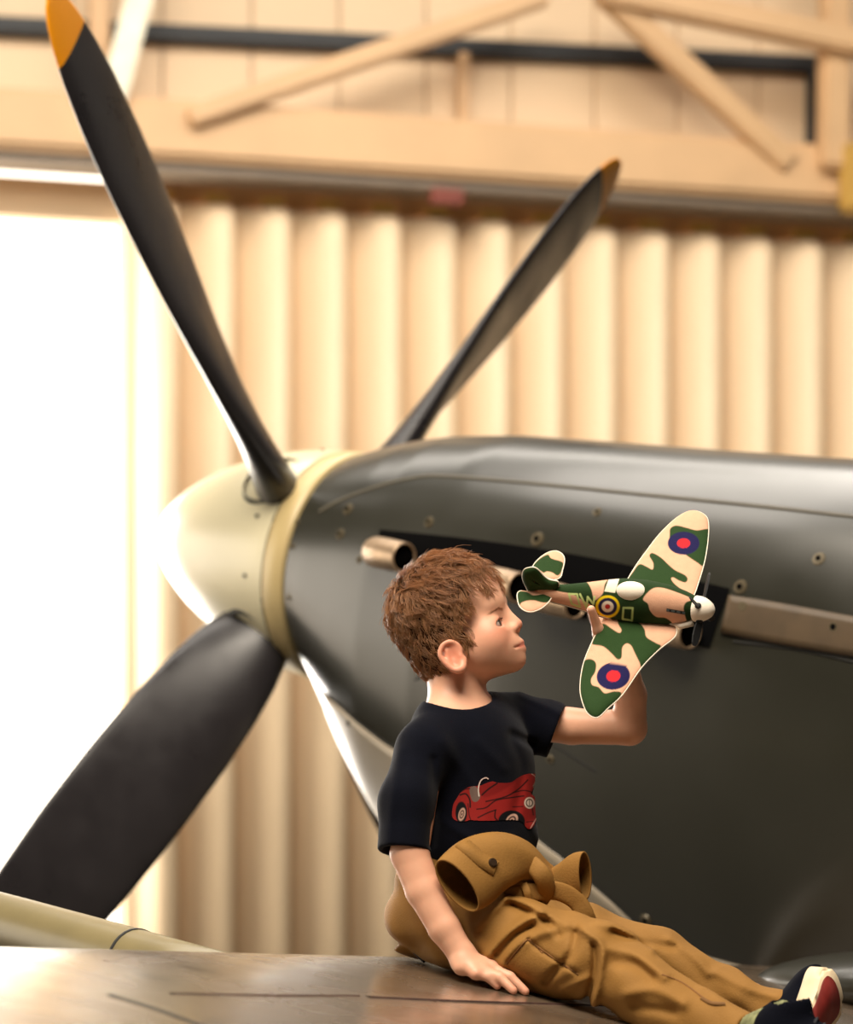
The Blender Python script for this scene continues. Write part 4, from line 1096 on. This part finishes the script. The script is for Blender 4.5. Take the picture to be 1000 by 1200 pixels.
# ================================================================== THE TOY AEROPLANE
# a stuffed felt toy: forward / right-wing / up directions fitted to the picture
TFw = Vector((.892, -.428, -.140)).normalized()
TRt = Vector((-.377, -.526, -.766)); TRt = (TRt-TFw*TRt.dot(TFw)).normalized(); TUp = TRt.cross(TFw).normalized()
T0 = at(745, 706, 4.345)                                  # on the fuselage axis, below the canopy
toy = tag(empty('toy_airplane', T0), 'stuffed felt toy fighter plane in green and tan camouflage held aloft', 'toy')
C2 = lambda pts: [(590+x*.28, 580+y*.28) for x, y in pts]
CT = lambda pts: [(600+x*.16, 640+y*.16) for x, y in pts]
TAN, GRN, WHT = (216, 166, 136), (36, 60, 26), (244, 232, 214)
M_felt = mat('printed_felt', (230, 178, 146), .85, attr='Col', var=.05, scale=90, bump=.2, bscale=500, sheen=.03, spec=.15)
M_white = mat('white_felt', WHT, .8, var=.03, bump=.15, bscale=500)
M_pipe = mat('cream_edging', (246, 236, 216), .75, var=.02)
M_black = mat('black_felt', (16, 17, 20), .7)

def plane_px(px, py, p0, n):
    c, d = ray(px, py); t = (p0-c).dot(n)/d.dot(n); return c+d*t
# green camouflage patches and insignia as printed on the toy (photo points)
GREENS = [
    C2([(520, 362), (545, 320), (570, 290), (600, 300), (625, 312), (628, 285), (612, 255), (625, 243), (660, 262), (690, 290), (720, 315), (760, 335), (772, 352), (762, 366), (735, 358), (712, 345), (703, 352), (720, 375), (760, 405), (792, 432), (780, 440), (700, 408), (620, 390), (560, 372)]),
    C2([(697, 165), (700, 140), (725, 128), (770, 138), (810, 148), (850, 142), (862, 150), (860, 200), (850, 260), (836, 297), (815, 285), (780, 262), (750, 240), (715, 215), (698, 190)]),
    C2([(410, 545), (425, 540), (455, 560), (485, 577), (495, 565), (480, 535), (485, 510), (560, 530), (590, 560), (600, 595), (640, 620), (660, 635), (620, 680), (582, 722), (570, 700), (550, 660), (535, 630), (515, 622), (498, 640), (495, 680), (478, 688), (455, 665), (420, 635), (385, 628), (372, 622), (385, 590)]),
    C2([(335, 710), (345, 690), (370, 688), (388, 705), (385, 740), (368, 770), (372, 795), (400, 805), (425, 830), (465, 822), (495, 830), (470, 870), (430, 905), (395, 932), (355, 918), (328, 850), (322, 790)]),
]
def paint_wing(px, py):
    col = np.tile(np.array(lin(TAN)), (len(px), 1))
    for g in GREENS: col = blend(col, poly_sdf(px, py, spline(g, 4, True)), GRN, .5)
    for (cx, cy, rx, ry, tl) in ((755, 202, 66, 48, .0), (461, 758, 70, 57, -.15)):
        X_, Y_ = px-590-cx*.28, py-580-cy*.28; c_, s_ = math.cos(tl), math.sin(tl); X2, Y2 = X_*c_+Y_*s_, -X_*s_+Y_*c_
        e = np.sqrt((X2/(rx*.28))**2+(Y2/(ry*.28))**2)
        col = blend(col, (e-1)*rx*.28, (25, 21, 68), .5); col = blend(col, (e-.42)*rx*.28, (204, 36, 44), .5)
    return col
def pillow(name, outline_px, p0, n, medial_px, thick, m, paint, rings=64, npts=5, closed_pts=True):
    """inflated flat piece cut to an outline, lying in the plane (p0, n); n points to its printed side"""
    O = spline(outline_px, npts, True); P = np.array([list(plane_px(x, y, p0, n)) for x, y in O])
    Md = np.array([list(plane_px(x, y, p0, n)) for x, y in medial_px])
    # nearest point on the medial polyline
    best = np.full(len(P), 1e9); Q = np.zeros_like(P)
    for a, b in zip(Md[:-1], Md[1:]):
        e = b-a; t = np.clip(((P-a) @ e)/(e @ e), 0, 1); q = a+t[:, None]*e; d = np.linalg.norm(P-q, axis=1); w = d < best; best[w] = d[w]; Q[w] = q[w]
    V = []; nn = np.array(n)
    ts = np.linspace(0, 1, rings)
    for s in (1, -1):
        for t in (ts if s == 1 else ts[1:]):
            h = thick/2*math.sqrt(max(0, 1-(1-t)**2.4)); V.append(P+(Q-P)*t+nn*h*s)
    V = np.concatenate(V); k = len(P)
    F1 = grid_faces(rings, k, cv=True)
    i = np.arange(k); b0 = rings*k
    Fl = np.stack([i, b0+i, b0+(i+1) % k, (i+1) % k], 1)
    F2 = grid_faces(rings-1, k, cv=True)[:, ::-1]+b0
    px, py = proj_np(V)
    col = paint(px, py); col[b0:] = np.array(lin((206, 200, 190)))
    o = mesh_obj(name, V, np.concatenate([F1[:, ::-1], Fl, F2]), m, toy, attr=col)
    V_, F_ = tube_pts([Vector(p) for p in P], .0011, 6, cap=False); F_ += [((k-1)*6+j, (k-1)*6+(j+1) % 6, (j+1) % 6, j) for j in range(6)]
    mesh_obj('seam_edging', V_, F_, M_pipe, o)
    return o
wp0 = T0-TUp*.020
upper = C2([(505, 385), (522, 352), (560, 290), (600, 235), (650, 170), (710, 110), (760, 76), (800, 67), (840, 82), (858, 112), (858, 180), (845, 270), (820, 360), (792, 432), (760, 450), (640, 440)])
lower = C2([(415, 530), (440, 500), (560, 490), (700, 540), (722, 588), (650, 650), (580, 722), (500, 835), (440, 892), (395, 931), (355, 915), (330, 860), (322, 800), (335, 710), (370, 620)])
w1 = pillow('toy_wing', upper, wp0, TUp, C2([(640, 400), (740, 230), (810, 120)]), .017, M_felt, paint_wing, npts=26)
w2 = pillow('toy_wing', lower, wp0, TUp, C2([(560, 540), (450, 720), (385, 870)]), .017, M_felt, paint_wing, npts=26)
# tail pieces
def paint_tail(px, py):
    col = np.tile(np.array(lin(TAN)), (len(px), 1))
    for g in (CT([(150, 160), (195, 100), (262, 62), (290, 90), (372, 118), (368, 170), (352, 205), (330, 215), (300, 195), (260, 185), (232, 195), (210, 180)]),
              CT([(40, 350), (60, 330), (110, 335), (160, 360), (230, 350), (290, 340), (290, 380), (262, 410), (220, 412), (170, 398), (120, 398), (75, 412), (55, 430), (44, 400)])):
        col = blend(col, poly_sdf(px, py, spline(g, 4, True)), GRN, .5)
    return col
tp0 = T0-TFw*.158+TUp*.004
pillow('tailplane', CT([(165, 215), (152, 158), (195, 97), (262, 50), (325, 37), (372, 62), (386, 105), (372, 175), (348, 235), (250, 250)]), tp0, TUp, CT([(250, 220), (300, 110)]), .009, M_felt, paint_tail, 30, npts=14)
pillow('tailplane', CT([(110, 333), (60, 330), (40, 360), (55, 435), (95, 472), (145, 482), (200, 465), (245, 435), (285, 390), (290, 350), (240, 330), (170, 320)]), tp0, TUp, CT([(190, 360), (150, 430)]), .009, M_felt, paint_tail, 30, npts=14)
pillow('tail_fin', CT([(135, 335), (100, 290), (78, 230), (85, 180), (115, 160), (165, 156), (200, 178), (232, 215), (275, 245), (340, 262), (330, 310), (220, 320)]), T0-TFw*.158, TRt*1.0, CT([(130, 200), (180, 250), (290, 280)]), .014, M_felt,
       lambda px, py: np.tile(np.array(lin(GRN)), (len(px), 1)), 26)
# fuselage: oval sections along the axis
FS = [-.185, -.172, -.15, -.12, -.085, -.05, -.02, .02, .06, .085, .100, .106]
FR = [.004, .0110, .0155, .0190, .0255, .0330, .0385, .0395, .0350, .0280, .0222, .018]
FO = [.0, .0, .0, .0, .0, .0, .0, .0, .0, .0, .0, .0]
nu, nv = 330, 200
ss = np.linspace(FS[0], FS[-1], nu); rr = np.interp(ss, FS, FR)
for _ in range(30): rr[1:-1] = (rr[:-2]+rr[1:-1]*2+rr[2:])/4
an = np.linspace(0, 2*PI, nv, endpoint=False)
f_, r_, u_ = [np.array(v) for v in (TFw, TRt, TUp)]
V = np.array(T0)+ss[:, None, None]*f_+rr[:, None, None]*(np.cos(an)[None, :, None]*r_*.86+np.sin(an)[None, :, None]*u_*1.06)
V = V.reshape(-1, 3); px, py = proj_np(V)
col = np.tile(np.array(lin(GRN))*.82, (len(px), 1))
sec = np.tile(an, nu); low = np.sin(sec) < -.55
for g in (C2([(620, 395), (660, 388), (720, 405), (790, 435), (765, 450), (755, 475), (765, 520), (780, 570), (720, 580), (710, 540), (680, 515), (640, 510), (615, 485), (605, 455), (585, 435)]),
          C2([(335, 355), (360, 340), (450, 335), (440, 350), (425, 375), (418, 410), (400, 430), (380, 440), (370, 400), (355, 370)]),
          C2([(130, 370), (160, 372), (190, 392), (240, 405), (290, 415), (330, 440), (372, 465), (380, 495), (300, 470), (200, 445), (130, 412)])):
    col = blend(col, poly_sdf(px, py, spline(g, 4, True)), TAN, .5)
# cockpit rear glazing panel
col = blend(col, poly_sdf(px, py, CT([(715, 235), (785, 240), (755, 340), (680, 330)]))-.3, (232, 222, 196), .4)
# squadron letters and side roundel
LET = (190, 208, 132)
for pts in ([(418, 350), (478, 352), (500, 446), (440, 424), (418, 350)], [(500, 352), (548, 450), (556, 372), (598, 425), (606, 370)], [(818, 452), (886, 454), (880, 545), (812, 535), (818, 452)]):
    col = blend(col, line_sdf(px, py, CT(pts))-1.15, LET, .45)
X_, Y_ = px-600-702*.16, py-640-443*.16; e = np.sqrt((X_/14.2)**2+(Y_/13.2)**2)
for rad, c in ((1.0, (240, 206, 20)), (.78, (30, 26, 62)), (.50, (240, 226, 206)), (.22, (196, 50, 44))): col = blend(col, (e-rad)*14, c, .5)
# exhaust print near the nose
X_, Y_ = px-590-722*.28, py-580-488*.28; X2, Y2 = X_*.985+Y_*.17, -X_*.17+Y_*.985
bar = np.maximum(np.abs(X2)-11, np.abs(Y2)-1.9); col = blend(col, bar, (36, 46, 50), .4)
col = blend(col, np.maximum(np.maximum(np.abs((X2 % 6.6)-3.3)-2.2, np.abs(Y2)-1.1), bar), (92, 106, 108), .3)
# red fin flash by the tail, tiny scribble of lettering on the belly line is too faint to read
col = blend(col, np.maximum(np.abs(px-600-175*.16)-1.6, np.abs(py-640-300*.16)-4.5), (176, 60, 46), .5)
fus = mesh_obj('toy_fuselage', V, grid_faces(nu, nv, cv=True)[:, ::-1], M_felt, toy, attr=col)
# belly edging line
sv = [(-.155, -.009, -.012), (-.11, -.012, -.016), (-.07, -.014, -.022), (-.03, -.014, -.031)]
pts = [T0+TFw*s+TRt*(np.interp(s, FS, FR)*.80)-TUp*(np.interp(s, FS, FR)*.38) for s in np.linspace(-.15, -.035, 16)]
tube('belly_edging', pts, .0012, M_pipe, fus, n=6)
# canopy, spinner, chin intake, propeller blades
def blob(name, c, ax, ay, az, m, parent):
    bm = bmesh.new(); bmesh.ops.create_uvsphere(bm, u_segments=32, v_segments=20, radius=1)
    M4 = Matrix((ax, ay, az)).transposed().to_4x4(); M4.translation = c; bmesh.ops.transform(bm, matrix=M4, verts=bm.verts); return bm_obj(name, bm, m, parent, smooth=True)
cc = plane_px(741, 694, T0+TUp*.031, TUp)
blob('toy_canopy', cc, TFw*.0275, TRt*.0165, TUp*.018, M_white, toy)
nose = T0+TFw*.104
V = []; pr = [(-.001, .0205), (.0, .0210), (.007, .0205), (.014, .0190), (.021, .0155), (.027, .0110), (.0305, .0060), (.032, .0003)]
for x, r in pr:
    for k in range(36):
        a = 2*PI*k/36; V.append(nose+TFw*x+TRt*(r*math.cos(a))+TUp*(r*math.sin(a)))
sp = mesh_obj('toy_spinner', np.array([list(v) for v in V]), grid_faces(len(pr), 36, cv=True), M_white, toy)
V = [nose-TFw*.04+TRt*.026-TUp*.013, nose-TFw*.02+TRt*.025-TUp*.016, nose-TFw*.002+TRt*.017-TUp*.014]
tube('chin_intake', V, [.001, .0055, .0065], M_white, toy, n=14)
for k in range(4):
    a = math.radians(62)+k*PI/2; u = TRt*math.cos(a)+TUp*math.sin(a); w = TFw.cross(u)
    o_ = nose+TFw*.010; bm = bmesh.new(); L_ = []
    for r, c in ((.017, .0045), (.030, .006), (.045, .0065), (.056, .005), (.061, .002)):
        L_.append([bm.verts.new(o_+u*r+w*c*sx*.8+TFw*(c*sx*.6)+TFw*sz*.0012) for sx, sz in ((-1, -1), (1, -1), (1, 1), (-1, 1))])
    for A_, B_ in zip(L_[:-1], L_[1:]):
        for q in range(4): bm.faces.new((A_[q], A_[(q+1) % 4], B_[(q+1) % 4], B_[q]))
    bm.faces.new(L_[0]); bm.faces.new(L_[-1][::-1]); bm_obj('toy_propeller_blade', bm, M_black, toy)
    # notch in the spinner where the blade sits
    blob('blade_socket', o_+u*.0192, TFw*.0055, w*.0050, u*.0035, M_black, sp)
settle(toy)
